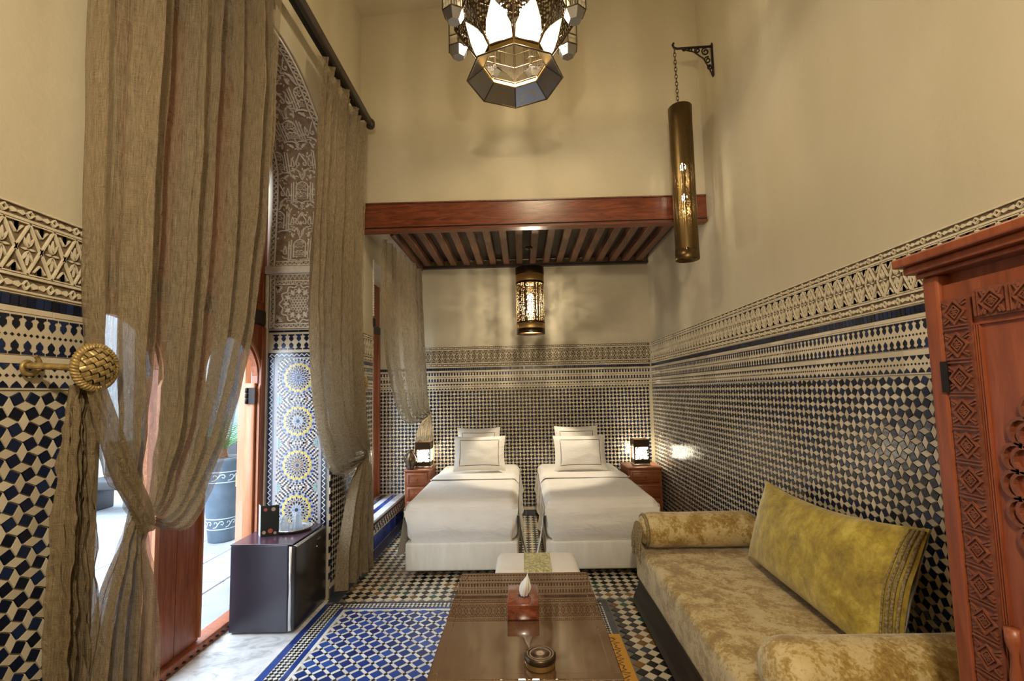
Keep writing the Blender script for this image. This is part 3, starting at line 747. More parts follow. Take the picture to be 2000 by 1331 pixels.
def arch_carving():
    prof = mirror_arch(ARCH)[::-1]+ARCH[1:]
    pts = prof[::-1]                                     # from the far springing over the apex to the near one
    acc = [0]
    for a, b in zip(pts[:-1], pts[1:]): acc.append(acc[-1]+math.hypot(b[0]-a[0], b[1]-a[1]))
    T = acc[-1]
    def at(v):
        v = min(max(v, 0), T); i = 0
        while i < len(acc)-2 and acc[i+1] < v: i += 1
        t = (v-acc[i])/(acc[i+1]-acc[i]); a, b = pts[i], pts[i+1]
        return a[0]+(b[0]-a[0])*t, a[1]+(b[1]-a[1])*t
    def fr(u, v, h):
        y, z = at(v); y0, z0 = at(v-.06); y1, z1 = at(v+.06)
        ty, tz = y1-y0, z1-z0; d = math.hypot(ty, tz) or 1
        return Vector((u, y-h*tz/d, z+h*ty/d))
    XA, XB = -2.045, -1.532; g, h = .003, .017
    def ground(f, x0, x1):
        mb = MB(); n = 90
        for i in range(n):
            a, b = T*i/n, T*(i+1)/n
            f_ = [fr(x0, a, g), fr(x1, a, g), fr(x1, b, g), fr(x0, b, g)]; mb.add(f_, [(0, 1, 2, 3)], 1)
        return mb
    mb = ground(None, XA, XB)
    bw = .042
    chain(mb, XA+.012, XA+.012+bw, .0, T, fr, g, h, True); chain(mb, XB-.012-bw, XB-.012, .0, T, fr, g, h, True)
    chain(mb, XA+.07, XB-.07, .012, .045, fr, g, h, False)
    x0, x1 = XA+.064, XB-.064; W = x1-x0; cx0 = (x0+x1)/2
    def put(p, wd=.0082, hh=h, closed=False):
        run = []
        for q in p:
            if x0-.002 <= q[0] <= x1+.002: run.append(q)
            else:
                if len(run) > 1: mb.ribbon(run, wd, fr, g, hh)
                run = []
        if len(run) > 1: mb.ribbon(run, wd, fr, g, hh, closed=closed and len(run) == len(p))
    def dot(x, y, r=.007):
        if x0+.006 < x < x1-.006: mb.prism([(x+r*math.cos(PI/3*i), y+r*math.sin(PI/3*i)) for i in range(6)], fr, g, h-.002)
    def motif(cx, v):
        put([(cx-.048, v), (cx-.048, v+.085)]+arc(cx, v+.10, .050, PI, 0, 12)+[(cx+.048, v+.085), (cx+.048, v)])
        put([(cx-.048, v+.055), (cx-.03, v+.045), (cx-.02, v+.06), (cx, v+.05), (cx+.02, v+.06), (cx+.03, v+.045), (cx+.048, v+.055)], .006)
        put([(cx-.048, v+.085), (cx-.03, v+.095), (cx-.02, v+.08), (cx, v+.09), (cx+.02, v+.08), (cx+.03, v+.095), (cx+.048, v+.085)], .006)
        for i in range(-3, 4):
            for j in range(3):
                dot(cx+.0125*i+.006*(j % 2), v+.010+.0135*j, .0042)
                if abs(i) < 3: dot(cx+.0125*i+.006*(j % 2), v+.105+.0135*j, .0042)
        for s in (-1, 1):
            put([(cx+s*.070, v+.15), (cx+s*.070, v-.012)]+arc(cx+s*.079, v-.014, .009, PI if s > 0 else 0, PI+PI*1.4 if s > 0 else -PI*1.4, 8), .0075)
            put([(cx+s*.088, v+.14), (cx+s*.088, v+.0)], .0065)
            put([(cx+s*.092, v-.008), (cx+s*.125, v-.004), (cx+s*.14, v+.012)], .006)
            # drop-shaped loop beside the niche
            put([(cx+s*.118, v+.10), (cx+s*.132, v+.06), (cx+s*.13, v+.035), (cx+s*.118, v+.028), (cx+s*.106, v+.035), (cx+s*.108, v+.06), (cx+s*.118, v+.10)], .006)
            # flame over the niche
            put([(cx, v+.165), (cx+s*.018, v+.20), (cx+s*.026, v+.235), (cx+s*.05, v+.262), (cx+s*.08, v+.262)], .0065)
            put([(cx+s*.008, v+.19), (cx+s*.010, v+.225), (cx+s*.03, v+.25)], .005)
            # double spiral (heart)
            sp = [(cx, v+.385), (cx+s*.020, v+.350), (cx+s*.040, v+.318), (cx+s*.044, v+.298), (cx+s*.034, v+.286), (cx+s*.020, v+.290), (cx+s*.016, v+.304), (cx+s*.026, v+.312)]
            put(sp, .0085)
            for i in range(7): dot(cx+s*(.05+.014*i), v+.20+.012*i+.05*math.sin(i*.5), .0068)
            for i in range(5): dot(cx+s*(.022+.017*i), v+.42+.013*i, .0068)
            mb_leaf = leaf(cx+s*.03, v+.43, .05, .018, PI/2-s*.9, 5)
            if all(x0 < q[0] < x1 for q in mb_leaf): mb.prism(mb_leaf, fr, g, h-.004)
            mb_leaf = leaf(cx+s*.06, v+.17, .05, .018, PI/2-s*.3, 5)
            if all(x0 < q[0] < x1 for q in mb_leaf): mb.prism(mb_leaf, fr, g, h-.004)
        put([(cx-.095, v-.018), (cx-.03, v-.018), (cx, v-.03), (cx+.03, v-.018), (cx+.095, v-.018)], .0075)
        put([(cx-.01, v-.03), (cx+.01, v-.055), (cx-.01, v-.075), (cx, v-.09)], .006); put([(cx+.01, v-.03), (cx-.01, v-.055), (cx+.01, v-.075), (cx, v-.09)], .006)
    k = 0; v = .075
    while v < T-.2:
        motif(cx0, v); motif(cx0-.19, v+.25 if v+.6 < T else v); motif(cx0+.19, v+.25 if v+.6 < T else v); v += .5
    rnd = random.Random(4)
    for i in range(620):
        x, y_, a_ = rnd.uniform(x0+.02, x1-.02), rnd.uniform(.06, T-.06), rnd.uniform(0, 6.28)
        q = leaf(x, y_, rnd.uniform(.022, .036), .011, a_, 4)
        if all(x0 < p[0] < x1 for p in q): mb.prism(q, fr, g, h-.008)
    mb.build('carved_arch', ['carved_pale', 'ground_pale'], wall_left)
arch_carving()

# ------------------------------------------------------------------ wooden door in the arch
def big_top(y):
    pts = sorted([q for q in ARCH[:12]]+[q for q in mirror_arch(ARCH[:12])])
    for (a, b), (c, d) in zip(pts[:-1], pts[1:]):
        if a <= y <= c: return b+(d-b)*(y-a)/max(1e-6, c-a)
    return 3.4
def door():
    d = thing('door_1', (XO+.03, 2.7, 0), 'tall carved orange-brown wooden door with arched wicket openings', 'door', kind='structure')
    def leafm(name, y0, y1, wc):
        mb = MB(); n = 46; xa, xb = XO+.005, XO+.05
        ys = [y0+(y1-y0)*i/n for i in range(n+1)]+[wc-.30, wc+.30]; ys = sorted(ys)
        def bot(y):
            q = abs(y-wc)
            return 1.68+math.sqrt(max(0, .303**2-q*q)) if q < .2999 else .06
        for a, b in zip(ys[:-1], ys[1:]):
            if b-a < 1e-5: continue
            m_ = (a+b)/2; op = abs(m_-wc) < .30
            za, zb = (1.68+math.sqrt(max(0, .303**2-(a-wc)**2)), 1.68+math.sqrt(max(0, .303**2-(b-wc)**2))) if op else (.06, .06)
            ta, tb = big_top(a)-.004, big_top(b)-.004
            vs = [(xb, a, za), (xb, b, zb), (xb, b, tb), (xb, a, ta), (xa, a, za), (xa, b, zb), (xa, b, tb), (xa, a, ta)]
            mb.add(vs, [(0, 1, 2, 3), (7, 6, 5, 4), (0, 4, 5, 1), (3, 2, 6, 7)]+([(0, 3, 7, 4)] if a == ys[0] else [])+([(1, 5, 6, 2)] if b == ys[-1] else []))
        for y, ze in ((wc-.30, 1.72), (wc+.30, 1.72)): mb.box(xa+.001, xb-.001, y-.001, y+.001, .06, ze)
        ob = mb.build(name, 'door_wood', d)
        fr = Frame((xb, 0, 0), (0, 1, 0), (0, 0, 1), (1, 0, 0))
        mb = MB(); mb.ribbon([(wc-.33, 1.60)]+arc(wc, 1.69, .33, PI, 0, 20)+[(wc+.33, 1.60)], .022, fr, 0, .014)
        mb.ribbon([(wc-.305, .08), (wc-.305, 1.62), (wc-.318, 1.655)], .016, fr, 0, .018); mb.ribbon([(wc+.305, .08), (wc+.305, 1.62), (wc+.318, 1.655)], .016, fr, 0, .018)
        mb.build('wicket_moulding', 'door_edge', ob)
        mb = MB(); mb.box(xb, xb+.018, y0+.02, y1-.01, 2.12, 2.23); mb.build('rail', 'board_wood', ob)
        for ya, yb in ((y0+.07, (y0+y1)/2-.03), ((y0+y1)/2+.03, y1-.07)):
            mb = MB(); mb.ribbon([(ya, 2.30), (yb, 2.30), (yb, 3.25), (ya, 3.25)], .028, fr, 0, .014, closed=True)
            mb.ribbon([(ya+.06, 2.36), (yb-.06, 2.36), (yb-.06, 3.19), (ya+.06, 3.19)], .014, fr, 0, .009, closed=True)
            mb.build('panel_moulding', 'door_wood', ob)
        return ob
    leafm('door_leaf', 1.70, 2.80, 2.31); far = leafm('door_leaf', 2.805, 3.705, 3.305)
    mb = MB(); mb.rbox(XO+.0, XO+.075, 3.615, 3.69, .056, 2.10, .006, 2); mb.build('door_post', 'door_wood', d)
    mb = MB(); mb.rbox(XO-.03, XO+.055, 2.62, 2.66, .056, 1.68, .004, 1); mb.build('door_stile', 'door_edge', d)
    mb = MB(); mb.rbox(XO-.03, XO+.045, 3.575, 3.612, .056, 1.66, .004, 1); mb.build('door_stile', 'door_edge', d)
    # the wicket leaf swung open outwards
    a = Vector((-2.12, 3.60, 0)); b = Vector((-2.50, 4.14, 0)); t = (b-a).normalized(); nn = Vector((-t.y, t.x, 0))*.02
    mb = MB(); q = [a+nn, b+nn, b-nn, a-nn]
    mb.add([(p.x, p.y, .07) for p in q]+[(p.x, p.y, 1.93) for p in q], [(3, 2, 1, 0), (4, 5, 6, 7), (0, 1, 5, 4), (1, 2, 6, 5), (2, 3, 7, 6), (3, 0, 4, 7)])
    wl = mb.build('wicket_leaf', 'door_edge', d)
    mb = MB(); c = b; mb.box(c.x-.022, c.x+.024, c.y-.012, c.y+.012, .78, .88); mb.build('latch_plate', 'brass', wl)
    for z in (1.50,):
        mb = MB(); mb.box(XO-.018, XO+.052, 3.566, 3.578, z, z+.125)
        for i in range(3): mb.lathe([(0, 0), (.011, 0), (.011, .036), (0, .036)], (XO-.01, 3.562, z+.004+.041*i), 8)
        mb.build('hinge', 'iron', d)
door()
# wooden frame of the second opening
d2 = thing('door_2', (XO+.25, 5.6, .285), 'narrow wooden door frame inside the second opening beside the bed', 'door', kind='structure')
for ya, yb in ((5.72, 5.80), (5.985, 6.055)):
    mb = MB(); mb.rbox(-1.90, -1.835, ya, yb, .287, 2.32, .006, 2); mb.build('door_post', 'door_wood', d2)
mb = MB(); mb.box(-1.885, -1.855, 5.80, 5.985, .287, 2.32); mb.build('door_panel', 'door_wood', d2)
mb = MB(); mb.box(-1.89, -1.85, NA+.002, 6.06, 2.422, 2.948); mb.build('transom', 'door_wood', d2)
mb = MB(); mb.rbox(-1.90, -1.835, NA+.01, 6.055, 2.322, 2.42, .006, 2); mb.build('lintel', 'board_wood', d2)
mb = MB(); mb.rbox(-1.59, -1.53, NA+.004, NA+.05, .287, 2.25, .006, 2); mb.build('door_post', 'door_wood', d2)
mb = MB(); mb.rbox(-1.595, -1.51, NA-.012, NA+.06, 2.252, 2.34, .012, 3); mb.build('corbel', 'iron', d2)
mb = MB()
for i in range(22):
    z = 2.36+.027*i; mb.prism([(NA-.02, z), (NA-.0, z+.004), (NA-.0, z+.02), (NA-.02, z+.024)], F_LEFT, 0, .012)
mb.build('carved_jamb', ['carved_pale'], wall_left)

# ------------------------------------------------------------------ courtyard outside
mb = MB(); mb.box(-9.5, XO-.02, -3, 14, -.25, -.045); court = mb.build('ground', 'grout', kind='structure', label='pale paved courtyard floor outside the door', cat='ground', origin=(-4, 4, 0))
PAV = None
for i in range(9):
    for j in range(15):
        x, y = -2.36-.46*i, 1.1+.46*j
        if PAV is None:
            k = MB(); k.rbox(-.225, .225, -.225, .225, 0, .043, .006, 1, smooth=False); PAV = k.mesh('paver', 'paver', (0, 0, 0))
        o = bpy.data.objects.new('paver', PAV); COL.objects.link(o); o.parent = court; o.location = Vector((x, y, -.046+random.uniform(0, .003)))-org(court)
def courtyard():
    mb = MB(); mb.box(-9.5, XO-.3, 11.2, 11.4, -.2, 6.5); mb.build('wall_courtyard', 'court_wall', kind='structure', label='white courtyard wall behind the potted palm', cat='wall')
    mb = MB(); mb.box(-9.7, -9.5, -3, 14, -.2, 6.5); mb.build('wall_courtyard_side', 'court_wall', kind='structure', label='white side wall of the courtyard', cat='wall')
    for x, y in ((-4.45, 7.55), (-7.6, 7.6)):
        c = thing('column', (x, y, 0), 'grey courtyard column behind the potted palm' if x > -5 else 'grey courtyard column farther out past the low bench', 'column')
        mb = MB(); mb.rbox(x-.16, x+.16, y-.16, y+.16, .3, 3.4, .01, 1); mb.build('shaft', 'court_grey', c)
        mb = MB(); mb.rbox(x-.22, x+.22, y-.22, y+.22, 0, .3, .02, 2); mb.build('plinth', 'court_wall', c)
        mb = MB(); mb.rbox(x-.24, x+.24, y-.24, y+.24, 3.4, 3.7, .03, 2); mb.build('capital', 'court_wall', c)
    c = thing('courtyard_bench', (-4.9, 6.7, 0), 'low dark bench against the courtyard planting', 'bench')
    mb = MB(); mb.rbox(-6.2, -4.22, 6.45, 7.0, .32, .44, .02, 2); mb.build('seat', 'court_dark', c)
    mb = MB(); mb.rbox(-6.2, -4.22, 6.92, 7.0, .44, .95, .02, 2); mb.build('backrest', 'court_dark', c)
    for x in (-6.1, -4.35): mb = MB(); mb.rbox(x-.05, x+.05, 6.5, 6.95, 0, .32, .01, 1); mb.build('leg', 'court_dark', c)
courtyard()
def pot():
    p = thing('planter_pot', (-3.34, 5.24, 0), 'tall blue-grey clay pot with white scroll bands in the courtyard', 'pot')
    prof = [(0, 0), (.125, 0), (.132, .01), (.150, .18), (.172, .40), (.190, .60), (.200, .76), (.205, .84), (.215, .865), (.215, .90), (.195, .90), (.190, .86), (0, .855)]
    mb = MB(); mb.lathe(prof, (-3.34, 5.24, 0), 40); mb.build('body', 'pot', p)
    def rad(z):
        for (r0, z0), (r1, z1) in zip(prof[:-1], prof[1:]):
            if z0 <= z <= z1 and z1 > z0: return r0+(r1-r0)*(z-z0)/(z1-z0)
        return .2
    def fr(u, v, h):
        r = rad(v)+h; return Vector((-3.34+r*math.cos(u/.18), 5.24+r*math.sin(u/.18), v))
    C = 2*PI*.18
    for zc in (.70, .20):
        mb = MB()
        for dz in (-.055, .055): mb.ribbon([(C*i/48, zc+dz) for i in range(48)], .010, fr, -.002, .004, closed=True)
        for k in range(8):
            u = C*k/8
            mb.ribbon([(u, zc-.035), (u+.03, zc-.03), (u+.055, zc), (u+.075, zc+.028), (u+.105, zc+.03), (u+.118, zc+.01), (u+.105, zc-.008), (u+.09, zc+.004)], .010, fr, -.002, .004)
            mb.ribbon([(u+.055, zc), (u+.04, zc+.025), (u+.02, zc+.025), (u+.015, zc+.008)], .008, fr, -.002, .004)
        mb.build('scroll_band', 'pot_band', p)
    mb = MB(); mb.lathe([(0, 0), (.188, 0), (.188, .012), (0, .02)], (-3.34, 5.24, .878), 24); mb.build('soil', 'soil', p)
    t = thing('potted_palm', (-3.34, 5.24, .90), 'small feathery green palm growing in the blue-grey pot', 'palm')
    mb = MB(); mb.tube([(-3.34, 5.24, .899), (-3.34, 5.24, .99)], [.045, .03], 8); mb.build('stem', 'palm_trunk', t)
    rnd = random.Random(2)
    for k in range(16):
        a = 2*PI*k/16+rnd.uniform(-.2, .2); ln = rnd.uniform(.42, .62); el = rnd.uniform(.75, 1.35)
        mb = MB(); pts = []
        for i in range(9):
            q = i/8; e = el-1.1*q*q; r = ln*q*math.cos(el-.45*q); z = .97+ln*q*math.sin(el)-.32*q*q*ln
            pts.append(Vector((-3.34+r*math.cos(a), 5.24+r*math.sin(a), z)))
        mb.tube(pts, [.005-.0005*i for i in range(9)], 5)
        sd = Vector((-math.sin(a), math.cos(a), 0))
        for i in range(2, 9):
            for s in (-1, 1):
                for f in (0, .5):
                    p0 = pts[i-1].lerp(pts[i], f); dr = (pts[i]-pts[i-1]).normalized(); l = .16*(1-.5*abs(i-5)/5)
                    e = p0+sd*s*l*.75+dr*l*.6+Vector((0, 0, -.02)); w_ = dr*.006
                    mb.add([p0-w_, p0+w_, e], [(0, 1, 2)])
        mb.build('frond', 'leaf', t)
pot()

# ------------------------------------------------------------------ wooden canopy over the alcove
def canopy():
    c = thing('alcove_canopy', (0, 5.1, 3.0), 'dark red wooden canopy with front beam and joisted soffit over the beds', 'canopy')
    def skew(y_off0, y_off1, za, zb, name, mt, r=0):
        mb = MB(); e = .003
        l0 = lambda z: 3.10+z; r0 = lambda z: 3.005+z*.86
        vs = []
        for zz in (za, zb):
            vs += [(XL+e, 4.37+y_off0, l0(zz)), (XR-e, 4.08+y_off0, r0(zz)), (XR-e, 4.08+y_off1, r0(zz)), (XL+e, 4.37+y_off1, l0(zz))]
        mb.add(vs, [(3, 2, 1, 0), (4, 5, 6, 7), (0, 1, 5, 4), (1, 2, 6, 5), (2, 3, 7, 6), (3, 0, 4, 7)])
        return mb.build(name, mt, c)
    b = skew(-.012, .20, .05, .272, 'beam', 'beam_wood')
    skew(-.020, .03, .040, .052, 'moulding', 'beam_wood'); skew(-.005, .05, .022, .04, 'moulding', 'board_wood'); skew(-.028, .06, .0, .022, 'moulding', 'beam_wood')
    skew(-.022, .02, .272, .285, 'top_strip', 'joist_wood')
    n = 17; x0, x1 = -1.285, 1.62; st = (x1-x0)/n
    for i in range(n):
        x = x0+st*(i+.5)
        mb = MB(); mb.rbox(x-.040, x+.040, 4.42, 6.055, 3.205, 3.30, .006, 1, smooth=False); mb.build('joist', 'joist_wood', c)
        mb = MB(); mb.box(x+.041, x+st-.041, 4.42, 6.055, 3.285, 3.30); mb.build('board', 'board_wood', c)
    mb = MB(); mb.box(x0-.005, x1+.03, 5.99, 6.058, 3.175, 3.204); mb.build('wall_plate', 'board_wood', c)
    mb = MB(); mb.rbox(x0-.015, x0+.025, 4.6, 5.985, 3.14, 3.204, .004, 1); mb.build('edge_board', 'joist_wood', c)
    mb = MB(); mb.box(XL+.002, x0-.016, 4.61, 6.06, 3.17, 3.30); mb.build('plaster_strip', 'plaster', c)
    mb = MB(); mb.box(XL+.002, XR-.002, 4.45, 6.06, 3.301, 3.36); mb.build('deck', 'board_wood', c)
canopy()

# ------------------------------------------------------------------ curtains
def catmull(p, t):
    n = len(p)-1; x = min(max(t, 0), .99999)*n; i = int(x); f = x-i
    a, b, c, d = p[max(0, i-1)], p[i], p[i+1], p[min(n, i+2)]
    return [.5*((2*b[k])+(-a[k]+c[k])*f+(2*a[k]-5*b[k]+4*c[k]-d[k])*f*f+(-a[k]+3*b[k]-3*c[k]+d[k])*f**3) for k in range(3)]
def lerp(a, b, t): return a+(b-a)*t
def cloth(ctrl, amps, nf, seed, nu=190, nv=110):
    """ctrl: rows of ((y,z) at the first edge, (y,z) at the other edge, x); amps per row"""
    rnd = random.Random(seed); ph = [rnd.uniform(0, 6.28) for _ in range(6)]
    def fn(s, t):
        p = [(lerp(*c[2], s) if isinstance(c[2], tuple) else c[2], lerp(c[0][0], c[1][0], s), lerp(c[0][1], c[1][1], s)) for c in ctrl]
        x, y, z = catmull(p, t)
        k = t*(len(amps)-1); i = min(int(k), len(amps)-2); a = lerp(amps[i], amps[i+1], k-i)
        sw = s+.020*math.sin(5.1*t+ph[0])+.012*math.sin(9*t+7*s+ph[3])
        q = math.sin(2*PI*nf*sw+ph[1]); f = (abs(q)**.7*(1 if q > 0 else -1))*.62+math.sin(2*PI*nf*.43*sw+ph[2]+1.5*t)*.42+.30*math.sin(2*PI*nf*2.3*sw+ph[4]+2*t)
        cr = noise.noise(Vector((s*14, t*16, seed)))*.010+noise.noise(Vector((s*42, t*30, seed+3)))*.005
        return (x+a*f+cr, y+.25*a*math.cos(2*PI*nf*sw+ph[1])+cr*.6, z+cr*.3)
    mb = MB(); mb.grid(fn, nu, nv); return mb
c1 = thing('curtain', (-1.40, 1.9, 0), 'large taupe sheer curtain tied back beside the wooden door post', 'curtain', 'taupe sheer curtains')
rows = [((1.48, 4.03), (2.57, 4.03), -1.385), ((1.465, 3.55), (2.565, 3.55), -1.385), ((1.460, 3.0), (2.53, 3.0), -1.385), ((1.465, 2.4), (2.47, 2.4), -1.385), ((1.485, 1.86), (2.365, 1.86), -1.385),
        ((1.53, 1.50), (2.22, 1.45), -1.385), ((1.57, 1.33), (2.06, 1.15), -1.385), ((1.60, 1.24), (1.90, 1.03), -1.37), ((1.63, 1.17), (1.72, 1.10), -1.36), ((1.60, 1.08), (1.70, 1.04), -1.36),
        ((1.53, .88), (1.73, .86), -1.365), ((1.48, .45), (1.74, .45), -1.37), ((1.45, .015), (1.74, .02), -1.375)]
amps = [.035, .075, .082, .084, .080, .068, .048, .032, .018, .018, .034, .05, .055]
cloth(rows, amps, 7.5, 11, 210, 130).build('drape', 'curtain', c1)
def strap(parent, pts, wd, nrm, name='tie_strap'):
    mb = MB(); n = len(pts)
    def fn(s, t):
        p = catmull(pts, t); q = catmull(pts, min(1, t+.02)); r = catmull(pts, max(0, t-.02))
        d = Vector([a-b for a, b in zip(q, r)]).normalized(); sd = d.cross(Vector(nrm)).normalized()
        w_ = wd*(.75+.35*math.sin(PI*t)); h = .012*math.cos((s-.5)*PI)+.006*math.sin(s*14+t*5)
        return Vector(p)+sd*(s-.5)*w_+Vector(nrm)*h
    mb.grid(fn, 14, 30); mb.build(name, 'curtain_strap', parent)
strap(c1, [(-1.335, 1.445, 1.60), (-1.33, 1.50, 1.45), (-1.325, 1.56, 1.30), (-1.315, 1.62, 1.18), (-1.32, 1.66, 1.09)], .062, (.7, -.7, 0))
rows = [((1.425, 1.60), (1.465, 1.60), -1.385), ((1.415, 1.40), (1.485, 1.40), -1.385), ((1.405, 1.05), (1.52, 1.05), -1.39), ((1.40, .6), (1.56, .6), -1.39), ((1.39, .03), (1.60, .03), -1.39)]
cloth(rows, [.010, .018, .026, .034, .040], 3.5, 5, 60, 60).build('tie_tail', 'curtain_strap', c1)
c2 = thing('curtain', (-1.42, 3.7, 0), 'taupe sheer curtain tied back beside the mosaic panel and mini fridge', 'curtain', 'taupe sheer curtains')
rows = [((3.19, 4.02), (4.15, 4.02), -1.40), ((3.17, 3.85), (4.12, 3.85), -1.41), ((3.145, 3.4), (4.08, 3.4), -1.42), ((3.09, 2.7), (4.05, 2.7), -1.42), ((3.055, 2.1), (4.05, 2.1), -1.42), ((3.12, 1.55), (4.10, 1.55), -1.41),
        ((3.28, 1.15), (4.15, 1.30), -1.40), ((3.52, .96), (4.20, 1.16), -1.39), ((3.92, .99), (4.21, 1.08), -1.385), ((4.00, .97), (4.24, 1.00), -1.39), ((3.80, .75), (4.27, .80), -1.40), ((3.66, .40), (4.30, .45), -1.41), ((3.60, .09), (4.33, .03), -1.41)]
amps = [.045, .045, .058, .062, .062, .058, .05, .04, .025, .022, .045, .055, .055]
cloth(rows, amps, 8, 23, 200, 130).build('drape', 'curtain', c2)
c3 = thing('curtain', (-1.30, 5.3, .7), 'taupe sheer curtain hanging under the canopy behind the bedside lamp', 'curtain', 'taupe sheer curtains')
rows = [((4.62, 3.13), (5.93, 3.13), (-1.37, -1.27)), ((4.60, 2.9), (5.93, 2.9), (-1.37, -1.27)), ((4.58, 2.4), (5.94, 2.4), (-1.36, -1.25)), ((4.62, 1.9), (5.95, 1.9), (-1.34, -1.23)), ((4.78, 1.50), (5.95, 1.6), (-1.31, -1.21)), ((5.12, 1.24), (5.95, 1.42), (-1.28, -1.20)), ((5.60, 1.22), (5.94, 1.34), (-1.24, -1.19)),
        ((5.86, 1.24), (5.95, 1.28), (-1.23, -1.17)), ((5.90, 1.10), (5.95, 1.10), (-1.33, -1.15)), ((5.93, .92), (5.95, .92), (-1.37, -1.13)), ((5.94, .72), (5.95, .70), (-1.39, -1.13))]
amps = [.03, .03, .035, .04, .04, .035, .03, .018, .012, .012, .012]
cloth(rows, amps, 9, 37, 160, 110).build('drape', 'curtain', c3)
def rail(name, x, y0, y1, z, label):
    r = thing(name, (x, (y0+y1)/2, z), label, 'curtain rail')
    mb = MB(); mb.rbox(x+.012, x+.052, y0, y1, z-.02, z+.055, .010, 2); mb.build('pole', 'board_wood', r)
    mb = MB(); mb.box(x-.035, x+.008, y0, y1-.06, z+.005, z+.035); mb.build('track', 'rail_metal', r)
    mb = MB(); mb.lathe([(0, -.045), (.03, -.04), (.042, -.02), (.044, .0), (.042, .02), (.03, .04), (0, .045)], (x+.03, y1+.02, z+.015), 14); mb.build('finial', 'board_wood', r)
    for y in (y0+.3, y0+(y1-y0)*.5, y1-.1):
        mb = MB(); mb.box(XL+.002, x-.030, y-.012, y+.012, z+.01, z+.03); mb.box(XL+.002, XL+.012, y-.012, y+.012, z-.06, z+.03); mb.build('bracket', 'iron', r)
rail('curtain_rail', -1.40, 1.35, 4.17, 4.065, 'long dark curtain rail above the arched doorway')
def holdback(name, c, r, nrm, label):
    """woven brass rosette on a curled hook"""
    c = Vector(c); nrm = Vector(nrm).normalized(); up = Vector((0, 0, 1)); sd = up.cross(nrm).normalized()
    h = thing(name, c, label, 'tieback', 'woven brass curtain holdbacks')
    def fr(u, v, k): return c+sd*u+up*v+nrm*(k+r*.5*max(0, 1-(u*u+v*v)/(r*r)))
    mb = MB(); n = 24
    mb.add([fr(0, 0, -.004)]+[fr(r*q/3*math.cos(2*PI*i/n), r*q/3*math.sin(2*PI*i/n), -.004) for q in (1, 2, 3) for i in range(n)],
           [(0, 1+i, 1+(i+1) % n) for i in range(n)]+[(1+q*n+i, 1+(q+1)*n+i, 1+(q+1)*n+(i+1) % n, 1+q*n+(i+1) % n) for q in (0, 1) for i in range(n)], 0, True)
    mb.build('dome', 'board_wood', h)
    mb = MB(); st = r/4.0
    for i in range(-5, 6):
        for j in range(-5, 6):
            cu, cv = rotp([(st*i, st*j)], .5)[0]
            if math.hypot(cu, cv) > r*.93: continue
            a = .5+(0 if (i+j) % 2 else PI/2)
            for k in (-1, 0, 1):
                l, w_ = st*.62, st*.27
                q = [(-l, k*w_-w_*.46), (-l*.5, k*w_-w_*.5), (l*.5, k*w_-w_*.5), (l, k*w_-w_*.46), (l, k*w_+w_*.46), (l*.5, k*w_+w_*.5), (-l*.5, k*w_+w_*.5), (-l, k*w_+w_*.46)]
                q = rotp(q, a, (cu, cv)); hs = [.0, .0055, .0055, .0, .0, .0055, .0055, .0]
                vs = [fr(p[0], p[1], e) for p, e in zip(q, hs)]; mb.add(vs, [(0, 1, 6, 7), (1, 2, 5, 6), (2, 3, 4, 5)], 0, True)
    mb.build('woven_face', 'gold_braid', h)
    mb = MB()
    for s in (0, PI):
        mb.tube([fr((r+.007*math.cos(22*a+s))*math.cos(a), (r+.007*math.cos(22*a+s))*math.sin(a), .006*math.sin(22*a+s)) for a in [2*PI*i/132 for i in range(132)]], .0058, 6, closed=True)
    mb.build('rope_rim', 'gold_braid', h)
    mb = MB(); base_ = Vector((XL, c.y-.045, c.z+.005))
    mb.tube([base_, base_+Vector((.05, -.01, 0)), c-nrm*.05, c], .010, 8)
    mb.tube([base_+Vector((.025, 0, 0))+Vector((0, math.cos(a), math.sin(a)))*(.006+.0042*a) for a in [i*.35 for i in range(22)]], .0065, 6)
    mb.build('hook', 'gold_braid', h)
holdback('curtain_holdback', (-1.335, 1.442, 1.655), .066, (1, -.08, .03), 'woven brass rosette holdback over the big curtain tie strap')
holdback('curtain_holdback', (-1.455, 4.30, 1.655), .066, (1, -.08, .03), 'woven brass rosette holdback on tiled wall past the doorway curtain')

# ------------------------------------------------------------------ beds
def pillow_mesh(mb, c, w_, h_, th, lean, yaw=0, concave=.05, n=22, m=0, power=.55, flange=0.0, twist=0, sag=None):
    """soft cushion standing in the xz plane, leaning back; returns a function (u, v, side) -> point"""
    c = Vector(c); ca, sa = math.cos(lean), math.sin(lean); cy, sy = math.cos(yaw), math.sin(yaw)
    def pt(u, v, side):
        e = 1-flange
        uu, vv = min(1, abs(u)/e), min(1, abs(v)/e)
        t = th/2*((1-uu**2.4)*(1-vv**2.4))**power if uu < 1 and vv < 1 else 0
        x = w_/2*u*(1-concave*(1-v*v)); z = h_/2*v*(1-(concave if sag is None else (sag if v > 0 else .02))*(1-u*u))+twist*u*v
        y = -side*(t+.003)+.008*noise.noise(Vector((u*2.4+c.x*3, v*2.4, side)))
        y2, z2 = y*ca+z*sa, z*ca-y*sa
        return c+Vector((x*cy-y2*sy, x*sy+y2*cy, z2))
    for s in (1, -1): mb.grid(lambda a, b: pt(2*a-1, 2*b-1, s), n, n, m)
    return pt
